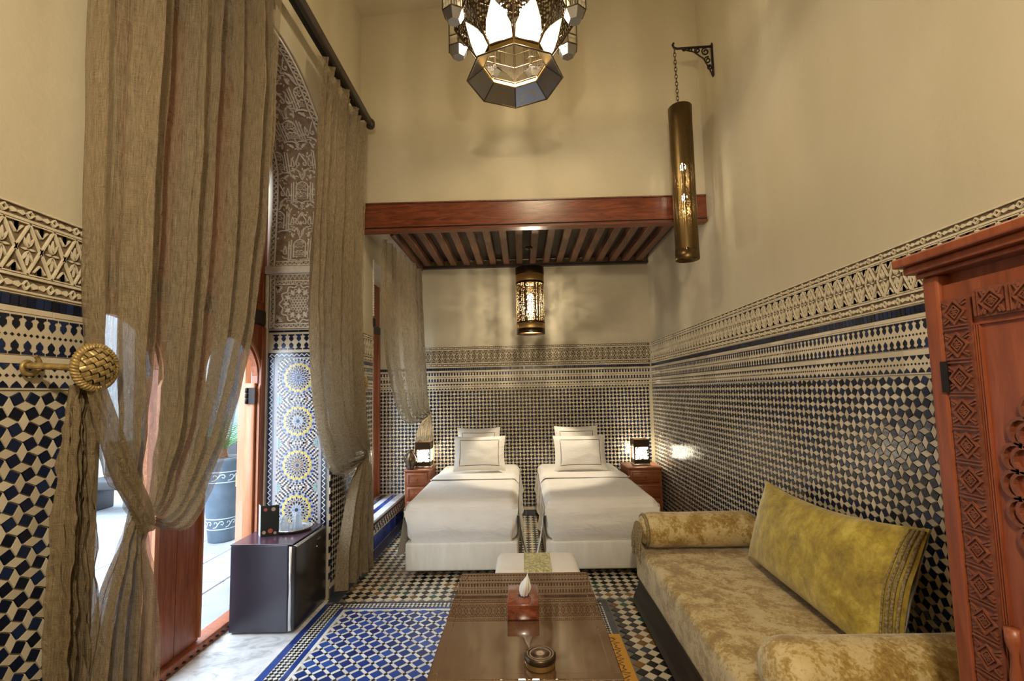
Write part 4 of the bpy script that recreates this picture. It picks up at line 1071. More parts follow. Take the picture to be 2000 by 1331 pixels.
def bed(x0, x1, y0, y1, label, grp, plab):
    cx = (x0+x1)/2; b = thing('single_bed', (cx, (y0+y1)/2, 0), label, 'bed', grp)
    mb = MB(); mb.rbox(x0+.005, x1-.005, y0+.004, y1, .062, .298, .022, 3); mb.build('bed_base', 'linen_base', b)
    for x in (x0+.12, x1-.12):
        for y in (y0+.18, y1-.15):
            mb = MB(); mb.lathe([(0, 0), (.024, 0), (.028, .063), (0, .063)], (x, y, 0), 12); mb.build('leg', 'court_dark', b)
    mb = MB(); mb.rbox(x0+.012, x1-.012, y0+.012, y1, .30, .63, .06, 4); mb.build('mattress', 'linen', b)
    # sheet: over the top, tucked at the foot, hanging at both sides
    sh = MB(); W = x1-x0; ex = .012
    def top(u, v):
        x = x0+W*u; y = y0+(y1-y0)*v
        e = min(u, 1-u)*W; d = v*(y1-y0)
        z = .637-.055*max(0, 1-e/.07)**2-.075*max(0, 1-d/.09)**2
        z += .006*noise.noise(Vector((x*3, y*2.2, 1)))
        return (x, y-.004*(1-min(1, d/.05)), z)
    sh.grid(top, 40, 70)
    def foot(u, v):
        x = x0+W*u; z = .565-v*.275
        bul = .020*math.sin(PI*min(1, v*1.05))*(1-.4*abs(2*u-1)**4)
        wr = .006*noise.noise(Vector((x*2.2, z*16, 4)))
        tk = .03*max(0, 1-min(u, 1-u)/.10)**2*v
        xx = x+(tk*2.0 if u < .5 else -tk*2.0)
        return (xx, y0-.004-bul-wr+.018*v**3+tk, z)
    sh.grid(foot, 40, 16)
    for sd in (-1, 1):
        xe = x0 if sd < 0 else x1
        def side(u, v):
            y = y0+.02+(y1-y0-.02)*u; dr = .33+.07*math.cos(u*3)+.03*math.sin(u*17)*v
            wv = .016*math.sin(u*21+1)*v+.010*math.sin(u*47)*v
            fl = .045*v*v*(1 if u < .16 else .35)
            z = .583-dr*v
            return (xe+sd*(.004+fl+wv+.006*v), y-.02*v*(1-u), z)
        sh.grid(side, 60, 12)
    sh.build('sheet', 'linen', b)
    fold = MB(); fold.grid(lambda u, v: (x0+W*(.002+.996*u), lerp(5.02, 5.36, v), .648+.004*math.sin(v*3.1)-.052*max(0, 1-min(u, 1-u)*W/.07)**2), 30, 8)
    fold.tube([(x0+.03+(W-.06)*i/12, 5.02, .648) for i in range(13)], .004, 6); fold.build('sheet_fold', 'linen', b)
def pillow(c, w_, h_, th, lean, label, yaw=0):
    p = thing('pillow', (c[0], c[1], c[2]-h_/2), label, 'pillow', 'white bed pillows')
    mb = MB(); pt = pillow_mesh(mb, c, w_, h_, th, lean, yaw, .06, 26, flange=.04); mb.build('pillowcase', 'linen', p)
    mb = MB(); a, b = .77, .74; ln = []
    for (u0, v0), (u1, v1) in (((-a, -b), (a, -b)), ((a, -b), (a, b)), ((a, b), (-a, b)), ((-a, b), (-a, -b))):
        ln += [pt(lerp(u0, u1, i/12), lerp(v0, v1, i/12), 1) for i in range(12)]
    mb.tube(ln, .0035, 5, closed=True); mb.build('piping', 'piping', p)
bed(-1.03, -.062, 4.06, 6.04, 'single bed with white sheet, nearer the taupe curtains', 'twin beds', '')
bed(.160, 1.125, 4.06, 6.04, 'single bed with white sheet, nearer the sofa', 'twin beds', '')
pillow((-.513, 5.47, .855), .60, .40, .15, .30, 'front white pillow on the bed nearer the curtains')
pillow((-.550, 5.77, .885), .53, .49, .14, .20, 'rear white pillow on the bed nearer the curtains')
pillow((.632, 5.44, .845), .60, .40, .15, .30, 'front white pillow on the bed nearer the sofa')
pillow((.632, 5.75, .885), .53, .49, .14, .20, 'rear white pillow on the bed nearer the sofa')

# ------------------------------------------------------------------ nightstands and their lamps
def nightstand(x0, x1, y0, y1, h, label):
    n = thing('nightstand', ((x0+x1)/2, (y0+y1)/2, 0), label, 'nightstand', 'red-brown bedside cabinets')
    mb = MB(); mb.rbox(x0+.012, x1-.012, y0+.014, y1, .06, h-.022, .004, 1, smooth=False); mb.build('carcass', 'night_wood', n)
    mb = MB(); mb.rbox(x0, x1, y0, y1, h-.022, h, .006, 2); mb.build('top', 'night_wood', n)
    for x in (x0+.035, x1-.035):
        for y in (y0+.04, y1-.03): mb = MB(); mb.rbox(x-.02, x+.02, y-.02, y+.02, 0, .06, .003, 1); mb.build('foot', 'night_wood', n)
    H = h-.022-.06
    for za, zb in ((h-.18, h-.035), (h-.345, h-.195), (.085, h-.36)):
        d = MB(); d.rbox(x0+.035, x1-.035, y0+.002, y0+.015, za, zb, .003, 1); dr = d.build('drawer', 'night_wood', n)
        fr = Frame((0, y0+.002, 0), (1, 0, 0), (0, 0, 1), (0, -1, 0)); mb = MB()
        mb.ribbon([(x0+.06, za+.022), (x1-.06, za+.022), (x1-.06, zb-.022), (x0+.06, zb-.022)], .010, fr, 0, .006, closed=True); mb.build('moulding', 'night_wood', dr)
        mb = MB(); c = ((x0+x1)/2, y0-.012, (za+zb)/2); mb.rbox(c[0]-.011, c[0]+.011, c[1]-.008, c[1]+.014, c[2]-.011, c[2]+.011, .007, 3); mb.build('knob', 'night_wood', dr)
nightstand(-1.415, -1.105, 5.56, 5.99, .665, 'red-brown bedside cabinet under the taupe curtain')
nightstand(1.185, 1.595, 5.56, 5.99, .650, 'red-brown bedside cabinet in the tiled corner')
def bedside_lamp(x, y, z, label):
    l = thing('table_lamp', (x, y, z), label, 'lamp', 'square filigree bedside lamps'); a = .085; H = .305
    mb = MB(); mb.rbox(x-a-.012, x+a+.012, y-a-.012, y+a+.012, z, z+.022, .004, 1); mb.build('base', 'silver', l)
    for sx in (-1, 1):
        for sy in (-1, 1): mb = MB(); mb.box(x+sx*a-.007, x+sx*a+.007, y+sy*a-.007, y+sy*a+.007, z+.022, z+H); mb.build('post', 'bronze', l)
    for za, zb in ((z+.022, z+.072), (z+.215, z+H)):
        mb = MB()
        mb.box(x-a, x+a, y-a-.002, y-a+.002, za, zb); mb.box(x-a, x+a, y+a-.002, y+a+.002, za, zb)
        mb.box(x-a-.002, x-a+.002, y-a, y+a, za, zb); mb.box(x+a-.002, x+a+.002, y-a, y+a, za, zb); mb.build('band', 'bronze', l)
    mb = MB()
    for s in (-1, 1):
        mb.add([(x-a, y+s*a, z+.072), (x+a, y+s*a, z+.072), (x+a, y+s*a, z+.215), (x-a, y+s*a, z+.215)], [(0, 1, 2, 3)])
        mb.add([(x+s*a, y-a, z+.072), (x+s*a, y+a, z+.072), (x+s*a, y+a, z+.215), (x+s*a, y-a, z+.215)], [(0, 1, 2, 3)])
    mb.build('filigree', 'filigree', l)
    mb = MB(); mb.rbox(x-a+.012, x+a-.012, y-a+.012, y+a-.012, z+.06, z+.225, .01, 2); mb.build('diffuser', 'lamp_cloth', l)
bedside_lamp(1.392, 5.78, .651, 'lit square filigree lamp on the cabinet in the tiled corner')
bedside_lamp(-1.215, 5.78, .666, 'lit square filigree lamp on the cabinet under the curtain')
def teapot(x, y, z):
    t = thing('metal_vase', (x, y, z), 'round polished metal vase beside the lit lamp under the curtain', 'vase')
    mb = MB(); mb.lathe([(0, 0), (.035, 0), (.045, .006), (.036, .02), (.055, .05), (.066, .09), (.062, .13), (.045, .165), (.030, .185), (.028, .205), (.040, .225), (.036, .226), (.024, .205), (0, .20)], (x, y, z), 24); mb.build('body', 'bronze', t)
    for s in (-1, 1):
        mb = MB(); mb.tube([(x+s*.055, y, z+.06), (x+s*.078, y, z+.10), (x+s*.074, y, z+.15), (x+s*.035, y, z+.19)], .006, 6); mb.build('handle', 'bronze', t)
teapot(-1.342, 5.622, .666)

# ------------------------------------------------------------------ coffee table and what is on it
TZ = .44
def table():
    x0, x1, y0, y1 = -.402, .366, 1.915, 3.0
    t = thing('coffee_table', ((x0+x1)/2, (y0+y1)/2, 0), 'low dark wooden coffee table with a reflective top in front of the beds', 'table')
    fw = .045
    mb = MB(); mb.box(x0+fw-.004, x1-fw+.004, y0+fw-.004, y1-fw+.004, TZ-.022, TZ-.0015); mb.build('top_panel', 'table_wood', t)
    for b in ((x0, x1, y0, y0+fw), (x0, x1, y1-fw, y1), (x0, x0+fw, y0+fw, y1-fw), (x1-fw, x1, y0+fw, y1-fw)):
        mb = MB(); mb.rbox(b[0], b[1], b[2], b[3], TZ-.035, TZ, .005, 2, smooth=False); mb.build('top_frame', 'table_wood', t)
    for b in ((x0+.03, x1-.03, y0+.025, y0+.045), (x0+.03, x1-.03, y1-.045, y1-.025), (x0+.025, x0+.045, y0+.045, y1-.045), (x1-.045, x1-.025, y0+.045, y1-.045)):
        mb = MB(); mb.box(b[0], b[1], b[2], b[3], TZ-.13, TZ-.036); mb.build('apron', 'plinth_wood', t)
    for x in (x0+.055, x1-.055):
        for y in (y0+.055, y1-.055): mb = MB(); mb.rbox(x-.03, x+.03, y-.03, y+.03, 0, TZ-.037, .006, 2); mb.build('leg', 'plinth_wood', t)
table()
def tissue_box():
    t = thing('tissue_box', (-.024, 2.51, TZ), 'glossy burl wood tissue box on the coffee table', 'tissue box')
    mb = MB(); mb.rbox(-.102, .054, 2.39, 2.635, TZ, TZ+.073, .004, 2); mb.build('box', 'box_wood', t)
    mb = MB(); mb.lathe([(0, 0), (.028, 0), (.028, .0012), (0, .0012)], (-.02, 2.50, TZ+.0735), 20); mb.build('slot', 'court_dark', t)
    mb = MB()
    def fn(u, v):
        a = 2*PI*u; r = .024*(1-.25*v)+.024*math.sin(PI*v)*(.6+.4*math.sin(3*a))+.005*math.sin(7*a+3*v)
        r *= (1-.75*v**3)
        return (-.018+r*math.cos(a)*.75+.020*v, 2.50+r*math.sin(a)*.9, TZ+.073+.098*v-.012*v*math.cos(2*a))
    mb.grid(fn, 36, 16); mb.build('tissue', 'tissue', t)
tissue_box()
def candle():
    c = thing('brass_ashtray', (.046, 2.012, TZ), 'small round pierced brass box with dark lid on the coffee table', 'box')
    mb = MB(); mb.lathe([(.0, .001), (.058, .001), (.060, .003), (.058, .020), (.060, .023)], (.046, 2.012, TZ), 40); mb.build('body', 'pierced_gold', c)
    mb = MB(); mb.lathe([(0, .002), (.052, .002), (.052, .022), (0, .022)], (.046, 2.012, TZ), 32); mb.build('liner', 'gold_braid', c)
    mb = MB(); mb.lathe([(.061, .023), (.0635, .025), (.0635, .043), (.060, .047), (.050, .048), (.048, .0465), (.035, .0465), (.033, .048), (.012, .048), (0, .0475)], (.046, 2.012, TZ), 40); mb.build('lid', 'bronze', c)
candle()

# ------------------------------------------------------------------ ottoman, floor strip
def ottoman():
    o = thing('ottoman', (.07, 3.36, 0), 'white footstool with a gold patterned stripe between table and beds', 'ottoman')
    x0, x1, y0, y1, zt = -.215, .355, 3.16, 3.56, .385
    mb = MB(); mb.rbox(x0, x1, y0, y1, .10, zt, .05, 4); mb.build('cushion', 'linen', o)
    mb = MB()
    def fn(u, v):
        y = lerp(y0-.004, y1+.004, v); q = min(v, 1-v)*(y1-y0+.008); z = zt+.003-.05*max(0, 1-q/.05)**2
        return (lerp(-.02, .165, u), y, z)
    mb.grid(fn, 8, 40); mb.add([(-.02, y0-.004, zt-.047), (.165, y0-.004, zt-.047), (.165, y0-.004, .12), (-.02, y0-.004, .12)], [(0, 1, 2, 3)]); mb.build('stripe', 'stripe_brocade', o)
    for x in (x0+.06, x1-.06):
        for y in (y0+.06, y1-.06): mb = MB(); mb.lathe([(0, 0), (.018, 0), (.026, .10), (0, .10)], (x, y, 0), 12); mb.build('leg', 'plinth_wood', o)
ottoman()
def ochre_strip():
    o = thing('ochre_runner', (.53, 2.5, 0), 'narrow ochre strip with dark zigzag writing on the floor beside the table', 'runner')
    mb = MB(); mb.box(.470, .578, 1.55, 3.135, .001, .006); mb.build('strip', 'ochre', o)
    pts = []; y = 3.085; i = 0; rnd = random.Random(9)
    while y > 1.6:
        pts.append((.535+(.016 if i % 2 else -.014)+rnd.uniform(-.013, .013)-.010*math.sin(y*5), y)); y -= rnd.uniform(.010, .026); i += 1
    fr = Frame((0, 0, .006), (1, 0, 0), (0, 1, 0), (0, 0, 1)); mb = MB(); mb.ribbon(pts, .0085, fr, 0, .0006); mb.ribbon([(.488, 3.083), (.512, 3.086), (.535, 3.083)], .008, fr, 0, .0006)
    mb.build('lettering', 'ink', o)
ochre_strip()

# ------------------------------------------------------------------ sofa
def soft_box(mb, x0, x1, y0, y1, z0, z1, r, seed, amp=.008):
    k = MB(); k.rbox(x0, x1, y0, y1, z0, z1, r, 5)
    b = bmesh.new(); vs = [b.verts.new(v) for v in k.v]
    for f in k.f:
        try: b.faces.new([vs[i] for i in f])
        except ValueError: pass
    bmesh.ops.subdivide_edges(b, edges=[e for e in b.edges if e.calc_length() > .25], cuts=14, use_grid_fill=True)
    b.verts.index_update()
    for v in b.verts:
        v.co += Vector((noise.noise(v.co*3+Vector((seed, 0, 0))), noise.noise(v.co*3+Vector((0, seed, 0))), noise.noise(v.co*3+Vector((0, 0, seed)))))*amp
    mb.add([v.co[:] for v in b.verts], [[v.index for v in f.verts] for f in b.faces], 0, True); b.free()
def bolster(x0, x1, y, z, r, label, fringe):
    o = thing('bolster_cushion', ((x0+x1)/2, y, z-r), label, 'bolster', 'gold brocade sofa bolsters')
    mb = MB(); n = 40; L_ = x1-x0
    def fn(u, v):
        a = 2*PI*u; e = min(v, 1-v)*L_; k = math.sqrt(max(0, 1-max(0, 1-e/.11)**2)) if e < .11 else 1
        rr = r*(.12+.88*k) if 0 < v < 1 else .001
        rr *= 1+.03*noise.noise(Vector((math.cos(a)*1.2, math.sin(a)*1.2, v*4)))
        return (x0+L_*v, y+rr*1.12*math.cos(a), z+rr*math.sin(a)*(1 if math.sin(a) > 0 else .96))
    mb.grid(fn, 40, 40); mb.build('cover', 'brocade', o)
    if fringe:
        mb = MB(); mb.tube([(x0+.05, y+r*1.0*math.cos(a)*1.0, z+r*.86*math.sin(a)) for a in [2*PI*i/40 for i in range(40)]], .012, 6, closed=True); mb.build('cord', 'trim_cloth', o)
        mb = MB()
        for i in range(34):
            yy = y-r*.95+2*r*.95*i/33; l = .19+.03*math.sin(i*.5)+random.uniform(-.012, .012)
            zt = z+.02+.04*math.cos((i-16)/11)
            mb.tube([(x0+.012, yy, zt), (x0-.012, yy+random.uniform(-.004, .004), zt-l*.5), (x0-.012+random.uniform(-.006, .006), yy+random.uniform(-.006, .006), zt-l)], [.005, .006, .0035], 5)
        mb.build('fringe', 'trim_cloth', o, kind='stuff')
def sofa():
    s = thing('sofa', (1.2, 2.55, 0), 'low banquette sofa with gold floral brocade seat along the tiled wall', 'sofa')
    mb = MB(); y0, y1 = 1.36, 3.58
    # dark plinth with a flared foot
    prof = [(.775, .0), (.765, .02), (.775, .06), (.80, .11), (.815, .16), (.815, .185)]
    vs = []
    for y in (y0, y1):
        vs += [(x, y, z) for x, z in prof]+[(XR-.012, y, .185), (XR-.012, y, 0)]
    n = len(prof)+2
    mb.add(vs, [tuple(range(n))[::-1], tuple(range(n, 2*n))]+[(i, (i+1) % n, n+(i+1) % n, n+i) for i in range(n)]); mb.build('plinth', 'plinth_wood', s)
    mb = MB(); soft_box(mb, .790, XR-.015, y0+.02, y1-.03, .186, .445, .045, 3, .007); mb.build('seat', 'brocade', s)
sofa()
bolster(.775, 1.63, 3.40, .568, .118, 'far gold brocade bolster with a fringed end beside the beds', True)
bolster(.79, 1.63, 1.70, .570, .118, 'near gold brocade bolster beside the carved armoire', False)
def velvet_cushion():
    o = thing('velvet_cushion', (1.5, 2.5, .45), 'large yellow crushed velvet cushion leaning on the tiled wall', 'cushion')
    mb = MB(); c = Vector((1.465, 2.485, .725)); 
    pt = pillow_mesh(mb, c, 1.20, .52, .20, .30, -PI/2, .04, 40, power=.5, twist=.02, sag=.20)
    mb.build('cover', 'velvet', o)
    # braided trim band near the armoire end
    mb = MB()
    for k, (u, r_) in enumerate(((.90, .004), (.93, .007), (.955, .006), (.985, .007))):
        mb.tube([pt(u, -.96+1.92*i/30, 1)+Vector((-.003, 0, 0)) for i in range(31)], r_, 6)
    mb.build('braid_trim', 'trim_cloth', o)
    return pt
velvet_cushion()

# ------------------------------------------------------------------ carved armoire
def armoire():
    X = 1.10; y0, y1 = .32, 1.298; h = 1.835
    a = thing('armoire', (1.37, .8, 0), 'tall carved red-brown wooden armoire against the tiled wall', 'armoire')
    mb = MB(); mb.box(X+.035, XR-.02, y0+.01, y1-.01, .06, h); mb.build('carcass', 'armoire_wood', a)
    for y in (y0, y1-.046): mb = MB(); mb.rbox(X, X+.05, y, y+.046, 0, h, .006, 2, smooth=False); mb.build('corner_post', 'armoire_wood', a)
    mb = MB(); mb.rbox(X+.052, XR-.02, y1-.030, y1, .06, h, .004, 1, smooth=False); mb.build('side_panel', 'armoire_wood', a)
    for ov, za, zb in ((.010, h, h+.014), (.030, h+.014, h+.036), (.048, h+.036, h+.062)):
        mb = MB(); mb.rbox(X-ov, XR-.015, y0-ov, y1+ov*.8, za, zb, .005, 2, smooth=False); mb.build('cornice', 'armoire_wood', a)
    fr = Frame((X, 0, 0), (0, -1, 0), (0, 0, 1), (-1, 0, 0))           # u = -y
    def carving(u0, u1, v0, v1, vertical, parent, name):
        mb = MB(); mb.prism([(u0, v0), (u1, v0), (u1, v1), (u0, v1)], fr, -.03, -.004)
        w_ = (u1-u0) if vertical else (v1-v0); n = max(1, round(((v1-v0) if vertical else (u1-u0))/(w_*1.1))); st = ((v1-v0) if vertical else (u1-u0))/n
        def q(p, i): return (u0+w_*p[0], v0+st*(i+p[1])) if vertical else (u0+st*(i+p[1]), v0+w_*p[0])
        for i in range(n):
            mb.ribbon([q((.06, .04), i), q((.94, .04), i)], .004, fr, -.004, .002); mb.ribbon([q((.06, .14), i), q((.94, .14), i)], .003, fr, -.004, .001)
            mb.ribbon([q((.12, .57), i), q((.5, .92), i), q((.88, .57), i), q((.5, .20), i)], .006, fr, -.004, .002, closed=True)
            mb.ribbon([q((.30, .57), i), q((.5, .76), i), q((.70, .57), i), q((.5, .37), i)], .004, fr, -.004, .001, closed=True)
            for k in range(8): mb.prism([q((.5+.11*math.cos(b), .57+.11*math.sin(b)), i) for b in (PI/4*k-.25, PI/4*k+.25)]+[q((.5, .57), i)], fr, -.004, .001)
            for sx in (.08, .92):
                for sv in (.22, .92): mb.ribbon([q((sx, sv), i), q((lerp(sx, .5, .55), lerp(sv, .57, .35)), i)], .0045, fr, -.004, .001); mb.ribbon([q((sx, lerp(sv, .57, .3)), i), q((lerp(sx, .5, .35), lerp(sv, .57, .45)), i)], .0045, fr, -.004, .001)
        mb.build(name, 'armoire_carved', parent)
    d = MB(); d.box(X+.012, X+.034, y0+.048, y1-.048, .30, h-.03); dr = d.build('door', 'armoire_wood', a)
    ua, ub = -(y1-.050), -(y0+.050)
    carving(ua, ua+.075, .34, 1.765, True, dr, 'carved_band'); carving(ub-.075, ub, .34, 1.765, True, dr, 'carved_band')
    carving(ua+.09, ub-.09, 1.705, 1.775, False, dr, 'carved_band')
    for k in range(3):
        mb = MB(); u = ua+.078
        mb.ribbon([(u+.007*k, .36), (u+.007*k, 1.69), (ub-.078-.007*k, 1.69), (ub-.078-.007*k, .36)], .003, fr, -.015, -.008+.001*k); mb.build('bead', 'armoire_wood', dr)
    # scalloped round medallions and arched lower openings with colonnettes
    cu, cv, R = -.810, 1.318, .272
    mb = MB(); mb.prism([(cu+R*math.cos(2*PI*i/40), cv+R*math.sin(2*PI*i/40)) for i in range(40)], fr, -.0118, -.010, 0); mb.build('dark_inset', 'board_wood', dr)
    for rr, s in ((R+.022, .030), (R+.002, .028)):
        mb = MB(); n = 30
        for i in range(n):
            b = 2*PI*i/n; c = (cu+rr*math.cos(b), cv+rr*math.sin(b)); mb.ribbon(arc(c[0], c[1], s, b-PI*.62, b+PI*.62, 8), .008, fr, -.012, -.001)
        mb.build('scallop_ring', 'armoire_carved', dr)
    for cu in (-1.045, -.575):
        mb = MB(); mb.prism([(cu-.075, .36), (cu+.075, .36), (cu+.075, .96)]+arc(cu, .96, .075, 0, PI, 16)[1:-1]+[(cu-.075, .96)], fr, -.0118, -.0095); mb.build('dark_inset', 'board_wood', dr)
        mb = MB(); mb.ribbon([(cu-.08, .36), (cu-.08, .96)]+arc(cu, .96, .08, PI, 0, 16)+[(cu+.08, .96), (cu+.08, .36)], .012, fr, -.012, .001); mb.build('arch_moulding', 'armoire_wood', dr)
        for s in (-1, 1):
            mb = MB(); c = fr(cu+s*.098, 0, 0)
            mb.lathe([(0, .36), (.016, .36), (.016, .40), (.009, .42), (.014, .50), (.009, .60), (.015, .70), (.008, .80), (.015, .88), (.009, .93), (.017, .96), (.017, .99), (0, .99)], (X+.002, c.y, 0), 12); mb.build('colonnette', 'armoire_wood', dr)
    for z in (1.525, .55): mb = MB(); mb.box(X-.004, X+.012, y1-.058, y1-.038, z, z+.080); mb.build('hinge', 'iron', dr)
    mb = MB(); mb.rbox(X+.002, X+.03, y0+.06, y1-.06, .065, .29, .004, 1); mb.build('bottom_rail', 'armoire_wood', a)
armoire()

# ------------------------------------------------------------------ mini fridge and the things on it
def fridge():
    x0, x1, y0, y1, h = -1.965, -1.532, 3.178, 3.665, .578
    f = thing('mini_fridge', (-1.75, 3.42, 0), 'dark purple-black mini fridge on the marble threshold by the door', 'fridge')
    mb = MB(); mb.rbox(x0, x1-.045, y0, y1, .012, h-.008, .006, 2, smooth=False); mb.build('cabinet', 'fridge', f)
    mb = MB(); mb.rbox(x0-.002, x1-.012, y0-.003, y1+.002, h-.008, h, .003, 2, smooth=False); mb.build('top', 'fridge_top', f)
    mb = MB(); mb.rbox(x1-.042, x1+.006, y0, y1, .022, h-.016, .012, 3); d = mb.build('door', 'fridge_door', f)
    mb = MB(); mb.rbox(x1-.040, x1-.018, y0-.006, y0+.004, .022, h-.016, .003, 1); mb.build('edge_strip', 'steel', d)
    mb = MB(); mb.rbox(x1-.03, x1+.012, y0+.01, y1-.01, h-.028, h-.012, .006, 2); mb.build('handle', 'steel', d)
    mb = MB(); mb.box(x1+.006, x1+.0075, 3.50, 3.56, h-.075, h-.064); mb.build('badge', 'steel', d)
    mb = MB(); mb.lathe([(0, 0), (.008, 0), (.008, .006), (0, .006)], (x1+.004, 3.50, h-.12), 10); mb.build('lock', 'steel', d)
    for x in (x0+.05, x1-.07):
        for y in (y0+.05, y1-.05): mb = MB(); mb.lathe([(0, 0), (.016, 0), (.016, .013), (0, .013)], (x, y, 0), 10); mb.build('foot', 'court_dark', f)
    Z = h+.0005
    c = thing('menu_card', (-1.80, 3.36, Z), 'black folded menu card with round pictures standing on the mini fridge', 'card')
    hh = .212
    def plate(p, q, th, nm, mt):
        t = Vector((q[0]-p[0], q[1]-p[1], 0)).normalized(); n_ = Vector((-t.y, t.x, 0))*th
        mb = MB(); P0, P1 = Vector((*p, 0)), Vector((*q, 0)); z0, z1 = Vector((0, 0, Z)), Vector((0, 0, Z+hh))
        a = [P0+z0, P1+z0, P1+n_+z0, P0+n_+z0, P0+z1, P1+z1, P1+n_+z1, P0+n_+z1]
        mb.add(a, [(3, 2, 1, 0), (4, 5, 6, 7), (0, 1, 5, 4), (1, 2, 6, 5), (2, 3, 7, 6), (3, 0, 4, 7)]); return mb.build(nm, mt, c)
    fr_ = plate((-1.848, 3.325), (-1.738, 3.365), .003, 'front_leaf', 'card')
    plate((-1.849, 3.325), (-1.895, 3.385), -.003, 'back_leaf', 'card_back')
    t = Vector((.11, .04, 0)).normalized(); cf = Frame((-1.848, 3.325, Z), t, (0, 0, 1), (t.y, -t.x, 0))
    for u, v, r, mt in ((.030, .185, .012, 'card_red'), (.080, .185, .014, 'card_tan'), (.022, .030, .012, 'card_tan'), (.062, .038, .016, 'card_red'), (.092, .022, .010, 'card_tan')):
        mb = MB(); mb.prism([(u+r*math.cos(2*PI*i/14), v+r*math.sin(2*PI*i/14)) for i in range(14)], cf, 0, .0006); mb.build('picture', mt, fr_)
    tr = thing('silver_tray', (-1.70, 3.495, Z), 'oval silver tray with gadrooned rim on the mini fridge', 'tray')
    mb = MB(); n = 48; C = (-1.70, 3.495)
    def ring(r, z): return [(C[0]+r*.125*math.cos(2*PI*i/n), C[1]+r*.125*math.sin(2*PI*i/n), Z+z) for i in range(n)]
    rs = [ring(.001, .012), ring(.80, .012), ring(.92, .016), ring(1.0, .026), ring(1.03, .025), ring(.93, .010), ring(.80, .007), ring(.001, .007)]
    mb.add([p for r in rs for p in r], [(k*n+i, k*n+(i+1) % n, (k+1)*n+(i+1) % n, (k+1)*n+i) for k in range(len(rs)-1) for i in range(n)], 0, True); mb.build('dish', 'silver', tr)
    mb = MB()
    for i in range(40):
        a = 2*PI*i/40; mb.tube([(C[0]+.118*math.cos(a), C[1]+.118*math.sin(a), Z+.009), (C[0]+.131*math.cos(a), C[1]+.131*math.sin(a), Z+.026)], .0035, 5)
    mb.build('gadroon_rim', 'silver', tr)
    mb = MB()
    for i in range(4): a = PI/4+PI/2*i; mb.lathe([(0, 0), (.008, 0), (.006, .008), (0, .008)], (C[0]+.07*math.cos(a), C[1]+.07*math.sin(a), Z), 8)
    mb.build('feet', 'silver', tr)
    for k, (x, y) in enumerate(((-1.75, 3.455), (-1.70, 3.555), (-1.665, 3.475))):
        g = thing('drinking_glass', (x, y, Z+.013), ('upturned clear drinking glass on the silver tray, next to the black menu card', 'upturned clear drinking glass on the silver tray, close to the mosaic', 'upturned clear drinking glass on the silver tray, next to the fridge door')[k], 'glass', 'upturned glasses on the silver tray')
        mb = MB(); nn = 24
        prof = [(.036, 0), (.031, .06), (.028, .095), (.026, .1), (0, .1), (0, .092), (.024, .091), (.029, .058), (.034, 0)]
        mb.lathe(prof, (x, y, Z+.013), nn); mb.build('wall', 'clear_glass', g)
        mb = MB(); mb.lathe([(.034, .0), (.037, .0), (.037, .003), (.034, .003), (.034, 0)], (x, y, Z+.013), 24); mb.build('rim', 'clear_glass', g)
fridge()

